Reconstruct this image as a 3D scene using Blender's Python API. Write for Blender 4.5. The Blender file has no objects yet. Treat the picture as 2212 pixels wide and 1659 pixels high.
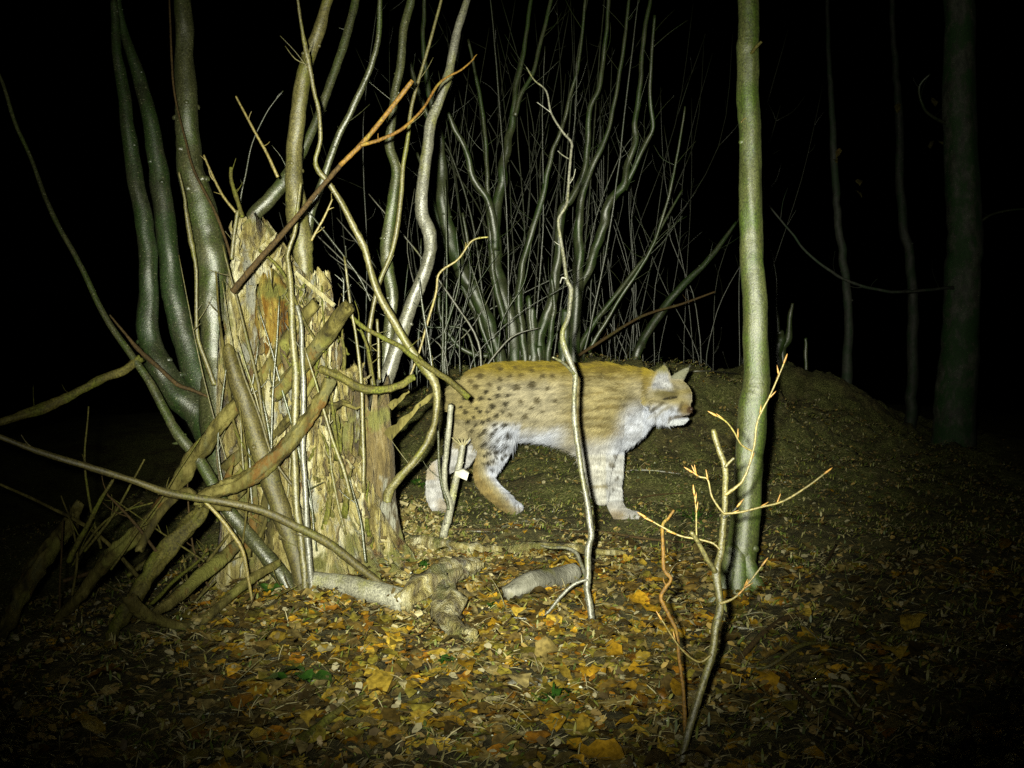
import bpy, math, random
import numpy as np
from mathutils import Vector, noise

R = math.radians
random.seed(7)
rng = np.random.default_rng(7)
sc = bpy.context.scene
COL = sc.collection

# ------------------------------------------------------------------ camera
CAM_H = 0.72
F = 983.0                      # focal length in pixels of a 1024 px wide frame
PITCH = R(2.56)
K = 1024 / 2212.0              # notebook units -> render pixels
FV = F / K
cam = bpy.data.cameras.new('camera')
cam.sensor_width = 36
cam.lens = F / 1024 * 36
cam.clip_start = 0.02
cam.clip_end = 200
camo = bpy.data.objects.new('camera', cam)
COL.objects.link(camo)
camo.location = (0, 0, CAM_H)
camo.rotation_euler = (R(90) - PITCH, 0, 0)
sc.camera = camo

# ------------------------------------------------------------------ night sky
w = bpy.data.worlds.new('World')
sc.world = w
w.use_nodes = True
nt = w.node_tree
bg = nt.nodes['Background']
sky = nt.nodes.new('ShaderNodeTexSky')
sky.sky_type = 'NISHITA'
sky.sun_disc = False
sky.sun_elevation = R(-6)
nt.links.new(sky.outputs[0], bg.inputs['Color'])
bg.inputs['Strength'].default_value = 0.0004

# ------------------------------------------------------------------ the trail camera's white flash
def flash(name, x, z, power, size_deg, blend, tx, tz, col=(1.0, 1.0, 0.80), rad=0.012):
    l = bpy.data.lights.new(name, 'SPOT')
    l.energy = power
    l.spot_size = R(size_deg)
    l.spot_blend = blend
    l.shadow_soft_size = rad
    l.color = col
    l.use_nodes = True       # falloff smoothed by choice, so close things are less over-lit
    ln_ = l.node_tree.nodes; em = ln_.get('Emission')
    lf = ln_.new('ShaderNodeLightFalloff')
    lf.inputs['Strength'].default_value = 1.0; lf.inputs['Smooth'].default_value = 3.2
    l.node_tree.links.new(lf.outputs['Quadratic'], em.inputs['Strength'])
    o = bpy.data.objects.new(name, l)
    COL.objects.link(o)
    o.location = (x, 0.0, z)
    d = Vector((tx, 4.0, tz)) - o.location
    o.rotation_euler = d.to_track_quat('-Z', 'Y').to_euler()
    return o
flash('flash_lamp', -0.055, CAM_H + 0.03, 1800, 51, 1.0, -0.06, 0.70)
flash('flash_lamp', -0.045, CAM_H + 0.035, 265, 82, 1.0, -0.05, 1.40)

sc.view_settings.view_transform = 'Standard'
sc.view_settings.look = 'None'
sc.view_settings.exposure = 0.0
sc.view_settings.gamma = 1.0
sc.render.filter_size = 1.5
try:
    sc.cycles.filter_width = 1.5
    sc.cycles.max_bounces = 4
    sc.cycles.use_denoising = False
except Exception:
    pass

# ------------------------------------------------------------------ points
FW = Vector((0, math.cos(PITCH), -math.sin(PITCH)))
UP = Vector((0, math.sin(PITCH), math.cos(PITCH)))
RT = Vector((1, 0, 0))
C0 = Vector((0, 0, CAM_H))
def ray(x, y):
    """notebook units (2212 wide) -> direction whose component along the view is 1"""
    return FW + RT * ((x * K - 512) / F) + UP * (-(y * K - 384) / F)
def V(x, y, d):
    return C0 + ray(x, y) * d

# ------------------------------------------------------------------ terrain
CP = np.array([
    (-1.2, 1.2, -.02), (0, 1.2, 0), (1.2, 1.2, 0), (0, 0, 0), (-1, 0, 0), (1, 0, 0), (-2, .5, -.2),
    (0, 2.2, 0), (.8, 2.2, 0), (-.7, 2.2, 0), (-1.3, 2.2, -.10), (2, 2.2, 0),
    (-.6, 2.8, .03), (0, 3, .0), (.7, 2.85, 0), (1.6, 3, 0), (2.6, 3, -.08), (-1.1, 3, -.12),
    (0, 3.6, 0), (.6, 3.6, -.01), (-.4, 3.6, 0), (0, 4.05, .0), (-.4, 4.1, 0.01), (.8, 4.05, 0), (2, 4, -.04),
    (1.2, 4.8, .07), (.4, 4.8, .10), (-.4, 4.9, .06),
    (.5, 6.3, .58), (0, 6.3, .56), (-.3, 6.3, .5), (1.1, 6.3, .54), (1.5, 6.3, .44), (-.8, 6.3, .2), (-1.6, 5.5, -.3),
    (.5, 7.5, .45), (-.3, 7.5, .3), (1.3, 7.3, .25), (1.9, 6.4, .12), (1.9, 7.3, .22),
    (2.2, 8, .52), (2.45, 8, .44), (2.85, 8.2, .20), (3.2, 7, -.26), (3.4, 8, -.04), (2.2, 5.6, .02), (3, 5, -.15), (4, 6, -.4),
    (-2, 3, -.5), (-3, 4, -1.0), (-2.2, 5, -.9), (-1.8, 2, -.3), (-4, 2, -1.1), (-1.5, 4, -.35), (-1, 3.7, -.1), (-1.1, 4.8, -.12),
    (0, 10, -.3), (2.2, 10, -.2), (5, 9, -.8), (-3, 8, -1.3), (5, 3, -.3), (5, -1, 0), (-5, -1, -1), (0, -4, 0),
    (-12, 8, -3), (12, 10, -2), (0, 20, -2.5), (-15, 25, -4), (15, 25, -3), (0, 45, -4), (40, 40, -4), (-40, 40, -5), (40, -10, -2), (-40, -10, -4), (0, -30, 0),
])
def h_arr(X, Y):
    X = np.asarray(X, float); Y = np.asarray(Y, float)
    d2 = (X[..., None] - CP[:, 0])**2 + (Y[..., None] - CP[:, 1])**2 + 0.015
    wt = d2**-1.9
    z = (wt * CP[:, 2]).sum(-1) / wt.sum(-1)
    z -= 0.006*np.exp(-((X-.46)**2/.02 + (Y-3.95)**2/.03))
    z += 0.036*np.exp(-((X-.0)**2/.018 + (Y-3.97)**2/.03))
    z -= 0.012*np.exp(-((X+.3)**2/.01 + (Y-4.1)**2/.02))
    z += 0.012*np.sin(7.1*X+1.3*Y)*np.cos(6.3*Y-2.1*X) + 0.008*np.sin(17*X-5*Y)*np.sin(13*Y+3*X)
    return z
def relief(x, y):
    if not (-2.6 < x < 3.8 and 1 < y < 8.8): return 0.0
    return (.034 + .034*max(0, min(1, y-4.6)))*noise.fractal(Vector((x*5, y*5, 0)), .8, 2.1, 5)*(1-.75*math.exp(-((x-.05)**2/.25+(y-4.0)**2/.06)))
def hz(x, y):
    return float(h_arr(np.array([x]), np.array([y]))[0]) + relief(x, y)
def G(x, y):
    """where the ray through a notebook point meets the ground"""
    r = ray(x, y)
    t = np.linspace(1.2, 14, 1500)
    px = r.x*t; py = r.y*t; pz = CAM_H + r.z*t
    g = h_arr(px, py)
    k = np.argmax(pz < g)
    if pz[k] >= g[k]: k = len(t)-1
    return Vector((px[k], py[k], g[k] + relief(px[k], py[k])))

# ------------------------------------------------------------------ materials
def new_mat(name):
    m = bpy.data.materials.new(name)
    m.use_nodes = True
    n = m.node_tree.nodes; l = m.node_tree.links
    return m, n, l, n['Principled BSDF']
def ramp(n, l, fac, stops):
    r = n.new('ShaderNodeValToRGB')
    e = r.color_ramp.elements
    while len(e) > 1: e.remove(e[-1])
    e[0].position = stops[0][0]; e[0].color = (*stops[0][1], 1)
    for p, c in stops[1:]:
        k = e.new(p); k.color = (*c, 1)
    l.new(fac, r.inputs[0])
    return r.outputs[0]
def nz(n, l, vec, scale, detail=6, rough=.6, sx=(1, 1, 1)):
    mp = n.new('ShaderNodeMapping'); mp.inputs['Scale'].default_value = sx
    l.new(vec, mp.inputs[0])
    t = n.new('ShaderNodeTexNoise'); t.inputs['Scale'].default_value = scale
    t.inputs['Detail'].default_value = detail; t.inputs['Roughness'].default_value = rough
    l.new(mp.outputs[0], t.inputs['Vector'])
    return t.outputs['Fac']
def mixc(n, l, fac, a, b):
    m = n.new('ShaderNodeMix'); m.data_type = 'RGBA'
    if isinstance(fac, float): m.inputs[0].default_value = fac
    else: l.new(fac, m.inputs[0])
    for v, s in ((a, 6), (b, 7)):
        if isinstance(v, tuple): m.inputs[s].default_value = (*v, 1)
        else: l.new(v, m.inputs[s])
    return m.outputs[2]
def bump(n, l, p, h, dist, strength=1.0):
    b = n.new('ShaderNodeBump'); b.inputs['Distance'].default_value = dist
    b.inputs['Strength'].default_value = strength
    l.new(h, b.inputs['Height']); l.new(b.outputs[0], p.inputs['Normal'])
def stepr(n, l, fac, a, b):
    m = n.new('ShaderNodeMapRange'); m.interpolation_type = 'SMOOTHSTEP'
    m.inputs['From Min'].default_value = a; m.inputs['From Max'].default_value = b
    l.new(fac, m.inputs['Value'])
    return m.outputs[0]

def bark(name, c1, c2, moss, moss_amt=.5, rough=.42, lent=.0, spec=.5, bumpd=.0012):
    rough = rough + .07
    """smooth hazel/beech bark: two tones, moss film, pale lenticels; UV = (round, along in metres)"""
    m, n, l, p = new_mat(name)
    uv = n.new('ShaderNodeUVMap').outputs[0]
    tc = n.new('ShaderNodeTexCoord').outputs['Object']
    a = nz(n, l, tc, 22, 6, .65, (1, 1, .45))
    col = ramp(n, l, a, [(.32, c1), (.68, c2)])
    ms = nz(n, l, tc, 9, 7, .7, (1, 1, .6))
    mm = stepr(n, l, ms, .62 - .3*moss_amt, .78 - .3*moss_amt)
    fine = nz(n, l, tc, 150, 3, .6)
    mcol = mixc(n, l, fine, tuple(x*.6 for x in moss), tuple(x*2.4 for x in moss))
    col = mixc(n, l, mm, col, mcol)
    # pale flecks lying across the stem
    lf = nz(n, l, tc, 120, 2, .5, (1, 1, 3.5))
    lm = stepr(n, l, lf, .66, .74)
    col = mixc(n, l, lm, col, (.34, .33, .2)) if lent > 0 else col
    grain = nz(n, l, tc, 210, 4, .7, (1, 1, .8))
    gm = n.new('ShaderNodeMix'); gm.data_type = 'RGBA'; gm.blend_type = 'MULTIPLY'; gm.inputs[0].default_value = 1
    l.new(col, gm.inputs[6]); l.new(ramp(n, l, grain, [(.35, (.30, .30, .30)), (.5, (.75, .75, .75)), (.68, (1.3, 1.3, 1.25))]), gm.inputs[7])
    l.new(gm.outputs[2], p.inputs['Base Color'])
    rr = n.new('ShaderNodeMapRange'); l.new(ms, rr.inputs['Value'])
    rr.inputs['From Min'].default_value = .35; rr.inputs['From Max'].default_value = .7
    rr.inputs['To Min'].default_value = rough; rr.inputs['To Max'].default_value = min(1, rough + .14)
    l.new(rr.outputs[0], p.inputs['Roughness'])
    p.inputs['Specular IOR Level'].default_value = spec*1.9
    hsum = n.new('ShaderNodeMath'); hsum.operation = 'ADD'
    l.new(grain, hsum.inputs[0]); l.new(nz(n, l, tc, 45, 5, .7), hsum.inputs[1])
    bump(n, l, p, hsum.outputs[0], bumpd)
    return m
def wood(name, cols, scale=14, rough=.75, spec=.3, bumpd=.006, stretch=(1, 1, .16), tone='pale'):
    m, n, l, p = new_mat(name)
    tc = n.new('ShaderNodeTexCoord').outputs['Object']
    wa = nz(n, l, tc, scale, 8, .68, stretch)
    col = ramp(n, l, wa, cols)
    big = nz(n, l, tc, 5.5, 4, .6)
    col = mixc(n, l, stepr(n, l, big, .53, .64), col, mixc(n, l, nz(n, l, tc, 60, 4, .7), (.06, .065, .010), (.20, .19, .045)))
    grey = nz(n, l, tc, 7.5, 5, .65, (1.3, 1.3, .5))
    col = mixc(n, l, stepr(n, l, grey, .58, .66), col, mixc(n, l, wa, (.10, .10, .075), (.40, .39, .31)) if tone == 'pale' else (.085, .080, .030))
    brn = nz(n, l, tc, 9.1, 5, .7, (1.2, 1.1, .6))
    col = mixc(n, l, stepr(n, l, brn, .58, .68), col, mixc(n, l, wa, (.025, .015, .005), (.16, .085, .015)))
    fine = nz(n, l, tc, scale*6, 5, .7, stretch)
    col = mixc(n, l, stepr(n, l, fine, .58, .70), col, tuple(x*.45 for x in cols[0][1]))
    l.new(col, p.inputs['Base Color'])
    p.inputs['Roughness'].default_value = rough
    p.inputs['Specular IOR Level'].default_value = spec
    hs = n.new('ShaderNodeMath'); hs.operation = 'ADD'
    l.new(wa, hs.inputs[0]); l.new(fine, hs.inputs[1])
    bump(n, l, p, hs.outputs[0], bumpd)
    return m
def attr_mat(name, attr, rough=.6, spec=.4, nscale=60, amt=.5, tr=0.0):
    m, n, l, p = new_mat(name)
    at = n.new('ShaderNodeAttribute'); at.attribute_name = attr
    tc = n.new('ShaderNodeTexCoord').outputs['Object']
    f = nz(n, l, tc, nscale, 4, .6)
    dk = n.new('ShaderNodeMix'); dk.data_type = 'RGBA'; dk.blend_type = 'MULTIPLY'
    dk.inputs[0].default_value = amt
    l.new(at.outputs['Color'], dk.inputs[6])
    l.new(ramp(n, l, f, [(.3, (.35, .33, .3)), (.65, (1.25, 1.2, 1.1))]), dk.inputs[7])
    l.new(dk.outputs[2], p.inputs['Base Color'])
    p.inputs['Roughness'].default_value = rough
    p.inputs['Specular IOR Level'].default_value = spec
    return m

M = {}
M['hazel'] = bark('hazel_bark', (.032, .038, .012), (.085, .086, .034), (.028, .042, .005), .5, .27, 1, .6)
M['hazel_dark'] = bark('mossy_bark', (.018, .024, .008), (.050, .056, .026), (.013, .028, .004), .7, .27, 1, .6)
M['pale'] = bark('pale_bark', (.080, .070, .018), (.18, .160, .058), (.080, .082, .008), .45, .33, 0, .42)
M['silver'] = bark('silver_bark', (.085, .083, .055), (.19, .185, .145), (.09, .09, .025), .4, .27, 0)
M['far'] = bark('far_bark', (.026, .034, .010), (.085, .094, .044), (.020, .038, .005), .6, .28, 0)
M['whip'] = bark('whip_bark', (.018, .021, .008), (.048, .052, .026), (.018, .028, .007), .4, .27, 0)
M['beech'] = bark('beech_bark', (.050, .064, .012), (.105, .115, .034), (.038, .062, .004), .6, .38, 0, .5, .0012)
M['bigbeech'] = bark('old_beech_bark', (.028, .034, .018), (.15, .16, .115), (.015, .055, .008), .7, .6, 0, .4)
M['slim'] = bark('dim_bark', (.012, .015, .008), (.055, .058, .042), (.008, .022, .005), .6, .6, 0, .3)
M['orange'] = bark('orange_bark', (.13, .058, .004), (.22, .12, .010), (.15, .12, .010), .35, .55, 0, .25)
M['darkorange'] = bark('brown_bark', (.040, .024, .006), (.075, .046, .013), (.04, .036, .008), .3, .7, 0, .15)
M['yellowtwig'] = bark('twig_bark', (.19, .15, .035), (.30, .24, .07), (.18, .17, .02), .3, .4, 0)
M['bud'] = bark('bud_scale', (.36, .17, .02), (.50, .28, .05), (.40, .22, .03), .3, .45, 0)
M['moss_wood'] = bark('mossy_wood', (.050, .043, .009), (.12, .105, .022), (.062, .068, .007), .6, .62, 0, .12)
M['white'] = bark('pale_peeled_bark', (.20, .195, .14), (.36, .35, .27), (.16, .16, .05), .3, .33, 0, .45)
M['log'] = wood('weathered_wood', [(.34, (.014, .011, .003)), (.5, (.075, .063, .014)), (.68, (.19, .165, .050))], 20, .75, .2, .006, (1, 1, .3), 'dull')
M['rot'] = wood('rotten_wood', [(.34, (.020, .013, .003)), (.43, (.13, .10, .026)), (.52, (.31, .26, .085)), (.64, (.62, .58, .38))], 17, .5, .7, .026)
M['rotdark'] = wood('dark_rotten_wood', [(.33, (.010, .007, .003)), (.46, (.06, .042, .012)), (.57, (.15, .11, .035)), (.70, (.36, .31, .18))], 17, .65, .5, .02)
M['rust'] = wood('rusty_rot', [(.36, (.03, .012, .002)), (.47, (.15, .075, .007)), (.6, (.30, .23, .05))], 24, .85, .2, .02)
M['greywood'] = wood('grey_wood', [(.3, (.09, .085, .06)), (.5, (.17, .165, .13)), (.7, (.25, .24, .20))], 18, .6)
M['cut'] = wood('cut_wood', [(.3, (.15, .13, .05)), (.5, (.28, .25, .13)), (.7, (.42, .39, .26))], 30, .7)
M['brown_gloss'] = bark('brown_glossy_bark', (.050, .040, .008), (.105, .088, .022), (.055, .054, .006), .45, .45, 0, .3)
M['leaf'] = attr_mat('leaf_surface', 'tint', .45, .5, 95, .9)
M['debris'] = attr_mat('debris_surface', 'tint', .55, .5, 120, .4)
m, n_, l_, p_ = new_mat('ivy_leaf'); p_.inputs['Roughness'].default_value = .35
tc_ = n_.new('ShaderNodeTexCoord').outputs['Object']
l_.new(ramp(n_, l_, nz(n_, l_, tc_, 60), [(.35, (.010, .035, .005)), (.7, (.04, .10, .012))]), p_.inputs['Base Color'])
M['ivy'] = m
m, n_, l_, p_ = new_mat('white_tape'); p_.inputs['Roughness'].default_value = .6
tc_ = n_.new('ShaderNodeTexCoord').outputs['Object']
l_.new(ramp(n_, l_, nz(n_, l_, tc_, 50), [(.35, (.34, .32, .24)), (.65, (.48, .46, .38))]), p_.inputs['Base Color'])
M['tape'] = m

# ground
m, n_, l_, p_ = new_mat('forest_soil')
tc_ = n_.new('ShaderNodeTexCoord').outputs['Object']
a_ = nz(n_, l_, tc_, 26, 10, .75)
c_ = ramp(n_, l_, a_, [(.33, (.016, .014, .005)), (.47, (.065, .056, .020)), (.58, (.14, .12, .04)), (.72, (.32, .27, .11))])
g_ = nz(n_, l_, tc_, 3.2, 6, .65)
fine_ = nz(n_, l_, tc_, 90, 6, .75)
gm_ = ramp(n_, l_, fine_, [(.34, (.016, .019, .004)), (.50, (.12, .13, .028)), (.66, (.38, .37, .14))])
sx = n_.new('ShaderNodeSeparateXYZ'); l_.new(tc_, sx.inputs[0])
my = stepr(n_, l_, sx.outputs[1], 3.1, 4.2)
gg = n_.new('ShaderNodeMath'); gg.operation = 'MULTIPLY'
l_.new(stepr(n_, l_, g_, .36, .60), gg.inputs[0]); l_.new(my, gg.inputs[1])
c_ = mixc(n_, l_, gg.outputs[0], c_, gm_)
l_.new(c_, p_.inputs['Base Color'])
p_.inputs['Roughness'].default_value = .8
p_.inputs['Specular IOR Level'].default_value = .3
hh = n_.new('ShaderNodeMath'); hh.operation = 'ADD'
l_.new(a_, hh.inputs[0]); l_.new(fine_, hh.inputs[1])
bump(n_, l_, p_, hh.outputs[0], .03)
M['soil'] = m

# ------------------------------------------------------------------ mesh helpers
class MB:
    def __init__(s):
        s.v = []; s.f = []; s.uv = []; s.mi = []
    def add(s, vs, fs, uvs=None, mi=0):
        o = len(s.v)
        s.v += [tuple(p) for p in vs]
        for k, f in enumerate(fs):
            s.f.append(tuple(i + o for i in f))
            s.uv.append(uvs[k] if uvs else [(0, 0)] * len(f))
            s.mi.append(mi)
    def build(s, name, mats, parent=None, origin=None, smooth=True):
        if not isinstance(mats, (list, tuple)): mats = [mats]
        if parent is not None: origin = parent.matrix_world.translation if False else Vector(parent['_o'])
        if origin is None: origin = Vector((0, 0, 0))
        me = bpy.data.meshes.new(name)
        me.from_pydata([(p[0]-origin[0], p[1]-origin[1], p[2]-origin[2]) for p in s.v], [], s.f)
        ul = me.uv_layers.new(name='UVMap')
        flat = [c for fu in s.uv for uv in fu for c in uv]
        ul.data.foreach_set('uv', flat)
        for mm_ in mats: me.materials.append(mm_)
        me.polygons.foreach_set('material_index', s.mi)
        me.polygons.foreach_set('use_smooth', [smooth]*len(me.polygons))
        o = bpy.data.objects.new(name, me)
        COL.objects.link(o)
        if parent is not None:
            o.parent = parent
        else:
            o.location = origin
            o['_o'] = tuple(origin)
        return o
def tag(o, label=None, cat=None, group=None, kind=None):
    if label: o['label'] = label
    if cat: o['category'] = cat
    if group: o['group'] = group
    if kind: o['kind'] = kind
    return o
def thing(name, loc, label, cat, group=None):
    o = bpy.data.objects.new(name, None)
    COL.objects.link(o)
    o.empty_display_size = .05
    o.location = loc
    o['_o'] = tuple(loc)
    return tag(o, label, cat, group)

def catmull(pts, per=6):
    """pts: list of (Vector, r)"""
    out = []
    n = len(pts)
    if n == 2: per = max(per, 8)
    for i in range(n-1):
        p0 = pts[max(i-1, 0)]; p1 = pts[i]; p2 = pts[i+1]; p3 = pts[min(i+2, n-1)]
        for k in range(per):
            t = k/per; t2 = t*t; t3 = t2*t
            v = .5*((2*p1[0]) + (p2[0]-p0[0])*t + (2*p0[0]-5*p1[0]+4*p2[0]-p3[0])*t2 + (3*p1[0]-p0[0]-3*p2[0]+p3[0])*t3)
            out.append((v, p1[1]+(p2[1]-p1[1])*t))
    out.append(pts[-1])
    return out
def tube(mb, pts, sides=10, per=6, rough=.10, wob=.0, cap='cut', mi=0, nf=1.0, flat=1.0, ridge=0.0):
    """pts (Vector, radius); knobbly tapered tube"""
    c = catmull(pts, per)
    seed = random.uniform(0, 100)
    if wob:
        c = [(p + Vector((noise.noise(p*9+Vector((seed, 0, 0))), noise.noise(p*9+Vector((0, seed, 0))), .5*noise.noise(p*9+Vector((0, 0, seed)))))*r*wob, r) for p, r in c]
    n = len(c)
    T = []
    for i in range(n):
        d = c[min(i+1, n-1)][0] - c[max(i-1, 0)][0]
        T.append(d.normalized() if d.length > 1e-9 else Vector((0, 0, 1)))
    a = T[0].orthogonal().normalized()
    vs, fs, uvs = [], [], []
    L = 0; Ls = []
    for i in range(n):
        if i: L += (c[i][0]-c[i-1][0]).length
        Ls.append(L)
        a = (a - T[i]*a.dot(T[i]))
        a = a.normalized() if a.length > 1e-6 else T[i].orthogonal().normalized()
        b = T[i].cross(a)
        p, r = c[i]
        for k in range(sides):
            th = 2*math.pi*k/sides
            d = a*math.cos(th) + b*math.sin(th)*flat
            q = p + d*r
            rr = 1 + rough*2*noise.noise(Vector((math.cos(th)*1.4+seed, math.sin(th)*1.4, L*nf/(max(r, .004)*2.2)))) + rough*.8*noise.noise(q*nf/max(r, .003)*1.7)
            if ridge: rr += ridge*(noise.noise(Vector((math.cos(th)*3.5+seed, math.sin(th)*3.5, L*3))) + .6*noise.noise(Vector((math.cos(th)*8+seed, math.sin(th)*8, L*9))))
            br = T[i]*r*(.9*noise.noise(Vector((math.cos(th)*2+seed, math.sin(th)*2, i)))) if (cap == 'cut' and i in (0, n-1) and r > .006) else Vector((0, 0, 0))
            vs.append(p + d*r*rr + br)
    for i in range(n-1):
        for k in range(sides):
            k2 = (k+1) % sides
            fs.append((i*sides+k, i*sides+k2, (i+1)*sides+k2, (i+1)*sides+k))
            u0, u1 = k/sides, (k+1)/sides
            uvs.append([(u0, Ls[i]), (u1, Ls[i]), (u1, Ls[i+1]), (u0, Ls[i+1])])
    for e, i in ((0, 0), (1, n-1)):
        ci = len(vs)
        dirn = -T[i] if e == 0 else T[i]
        vs.append(c[i][0] + dirn*c[i][1]*(.15 if cap == 'cut' else .8))
        for k in range(sides):
            k2 = (k+1) % sides
            f = (i*sides+k2, i*sides+k, ci) if e == 0 else (i*sides+k, i*sides+k2, ci)
            fs.append(f); uvs.append([(0, 0)]*3)
    mb.add(vs, fs, uvs, mi)
    return c
def path(raw, d0, d1=None):
    """notebook polyline [(x, y, r)] with depth running from d0 to d1"""
    if d1 is None: d1 = d0
    L = [0]
    for i in range(1, len(raw)):
        L.append(L[-1] + math.hypot(raw[i][0]-raw[i-1][0], raw[i][1]-raw[i-1][1]))
    out = []
    for (x, y, r), s in zip(raw, L):
        d = d0 + (d1-d0)*s/max(L[-1], 1e-6)
        out.append((V(x, y, d), r*d/FV))
    return out
def twigs(mb, c, n, lo=.03, hi=.12, r=.0012, lo_t=.1, hi_t=.95, up=.5, mi=0):
    for _ in range(n):
        i = int(len(c)*random.uniform(lo_t, hi_t)); i = min(max(i, 1), len(c)-2)
        p = c[i][0]; t = (c[i+1][0]-c[i-1][0]).normalized()
        if t.z < 0: t = -t
        d = (t*random.uniform(.3, .8) + Vector((random.uniform(-1, 1), random.uniform(-.6, .6), random.uniform(-.2, up)))).normalized()
        ln = random.uniform(lo, hi)
        q = p + d*ln*.5 + Vector((0, 0, random.uniform(-.1, .15)))*ln
        e = q + (d+Vector((random.uniform(-.4, .4), 0, random.uniform(0, .5)))).normalized()*ln*.5
        rr = r*random.uniform(.8, 1.4)
        tube(mb, [(p, rr*1.3), (q, rr), (e, rr*.55)], 5, 3, .1, cap='round', mi=mi)
def knots(mb, c, n, mi=0):
    """little bud scars and bumps on a stem"""
    for _ in range(n):
        i = random.randint(1, len(c)-2)
        p, r = c[i]
        a = random.uniform(0, 6.28)
        t = (c[i+1][0]-c[i-1][0]).normalized()
        o = t.orthogonal().normalized(); b = t.cross(o)
        d = o*math.cos(a)+b*math.sin(a)
        tube(mb, [(p+d*r*.7, r*.36), (p+d*r*1.02+t*r*.1, r*.26), (p+d*r*1.1+t*r*.2, r*.10)], 6, 2, .1, cap='round', mi=mi)

# ------------------------------------------------------------------ the ground, one sheet to the horizon
def axis(a, b, lo, hi, fine, coarse):
    x = list(np.arange(a, b, fine))
    s = fine; p = b; right = []
    while p < hi: right.append(p); s = min(s*1.13, coarse); p += s
    right.append(hi)
    s = fine; p = a; left = []
    while p > lo: s = min(s*1.13, coarse); p -= s; left.append(max(p, lo))
    return np.array(left[::-1] + x + right)
gx = axis(-2.2, 3.4, -60, 60, .022, 4)
gy = axis(1.2, 8.4, -30, 90, .025, 4)
X, Y = np.meshgrid(gx, gy)
Z = h_arr(X, Y)
nx, ny = len(gx), len(gy)
vs = []
for j in range(ny):
    for i in range(nx):
        x, y, z = X[j, i], Y[j, i], Z[j, i]
        z += relief(x, y)
        vs.append((x, y, z))
fs = [(j*nx+i, j*nx+i+1, (j+1)*nx+i+1, (j+1)*nx+i) for j in range(ny-1) for i in range(nx-1)]
mb = MB(); mb.v = vs; mb.f = fs; mb.uv = [[(0, 0)]*4]*len(fs); mb.mi = [0]*len(fs)
tag(mb.build('ground', M['soil']), kind='structure')

# ------------------------------------------------------------------ leaf litter
def tinted(name, V_, F_, C_, mat, label, smooth=False):
    me = bpy.data.meshes.new(name)
    V_ = np.asarray(V_, np.float32)
    me.from_pydata(V_.tolist(), [], F_)
    ca = me.color_attributes.new('tint', 'FLOAT_COLOR', 'POINT')
    ca.data.foreach_set('color', np.asarray(C_, np.float32).ravel())
    me.materials.append(mat)
    if smooth: me.polygons.foreach_set('use_smooth', [True]*len(me.polygons))
    o = bpy.data.objects.new(name, me)
    COL.objects.link(o)
    tag(o, label, name.replace('_', ' '), kind='stuff')
    return o
def in_view(p, m=80):
    d = p - C0
    z = d.dot(FW)
    if z < .3: return False
    x = 512 + F*d.dot(RT)/z; y = 384 - F*d.dot(UP)/z
    return -m < x < 1024+m and -m < y < 768+m
LEAFC = [(.34, .20, .012), (.28, .13, .012), (.20, .17, .025), (.38, .27, .035), (.20, .155, .05), (.27, .22, .09), (.14, .095, .022), (.32, .29, .16), (.085, .06, .018), (.44, .26, .02)]
LEAFW = np.array([1.8, .9, 2.4, 1.4, 2.2, 1.0, 2.6, .45, 2.2, .7]); LEAFW /= LEAFW.sum()
def leaf_verts(p, L, W, yaw, tilt, roll, curl, lobes, n=7):
    """ovate or lobed leaf blade, folded at the midrib and curled"""
    vs = []
    cy, sy = math.cos(yaw), math.sin(yaw)
    for i in range(n):
        t = i/(n-1)
        wv = W*math.sin(math.pi*min(1, t**.85*.97+.02))**.7
        if lobes and i % 2: wv *= .55
        if i == n-1: wv = W*.03
        z0 = curl*L*math.sin(math.pi*t) + tilt*L*(t-.5)
        for s in (-1, 0, 1):
            x = (t-.5)*L + random.uniform(-.06, .06)*L; y = s*wv*(1+.42*random.uniform(-1, 1)); z = z0 + abs(s)*roll*wv + s*roll*.4*wv + random.gauss(0, .05)*L
            vs.append((p[0]+cy*x-sy*y, p[1]+sy*x+cy*y, p[2]+z))
    fs = []
    for i in range(n-1):
        for s in (0, 1):
            fs.append((i*3+s, i*3+s+1, (i+1)*3+s+1, (i+1)*3+s))
    return vs, fs
LV, LF, LC = [], [], []
def drop_leaf(x, y, L, col, lift=.006, up=None):
    z = hz(x, y) + lift
    vs, fs = leaf_verts((x, y, z), L, L*random.uniform(.24, .40), random.uniform(0, 6.28), random.gauss(0, .15) if up is None else up, random.uniform(-.1, .45), random.uniform(-.15, .22), random.random() < .35)
    o = len(LV)
    LV.extend(vs); LF.extend([tuple(i+o for i in f) for f in fs])
    LC.extend([(*col, 1)]*len(vs))
cnt = 0
while cnt < 7000:
    y = 1.45 + 6.2*random.random()**1.35
    x = random.uniform(-.62, .62)*y
    # thick near the stump foot and in the middle foreground, thin on the moss behind
    dens = (1.0 if y < 3.0 else max(.05, 1 - (y-3.0)/.7)) * (.25 + 1.1*max(0, min(1, .5 + 1.6*noise.noise(Vector((x*2.2, y*2.2, 3))))))
    if -.5 < x < .5 and 2.1 < y < 2.95: dens = max(dens, .9)
    if y < 2.1: dens *= .75
    side = x/y
    dens *= (1 - .80*max(0, min(1, (side-.14)/.16))) * (1 - .9*max(0, min(1, (-side-.24)/.10)))
    if y > 3.6 and x > 1.0: dens = max(dens, .15)
    if random.random() > dens: continue
    c = LEAFC[rng.choice(len(LEAFC), p=LEAFW)]
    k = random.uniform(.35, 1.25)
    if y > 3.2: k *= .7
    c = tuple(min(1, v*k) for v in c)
    L = random.uniform(.022, .062)*(1.45 if random.random() < .15 else 1) if y < 3.4 else random.uniform(.014, .036)
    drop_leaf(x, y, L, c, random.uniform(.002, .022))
    cnt += 1
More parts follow.
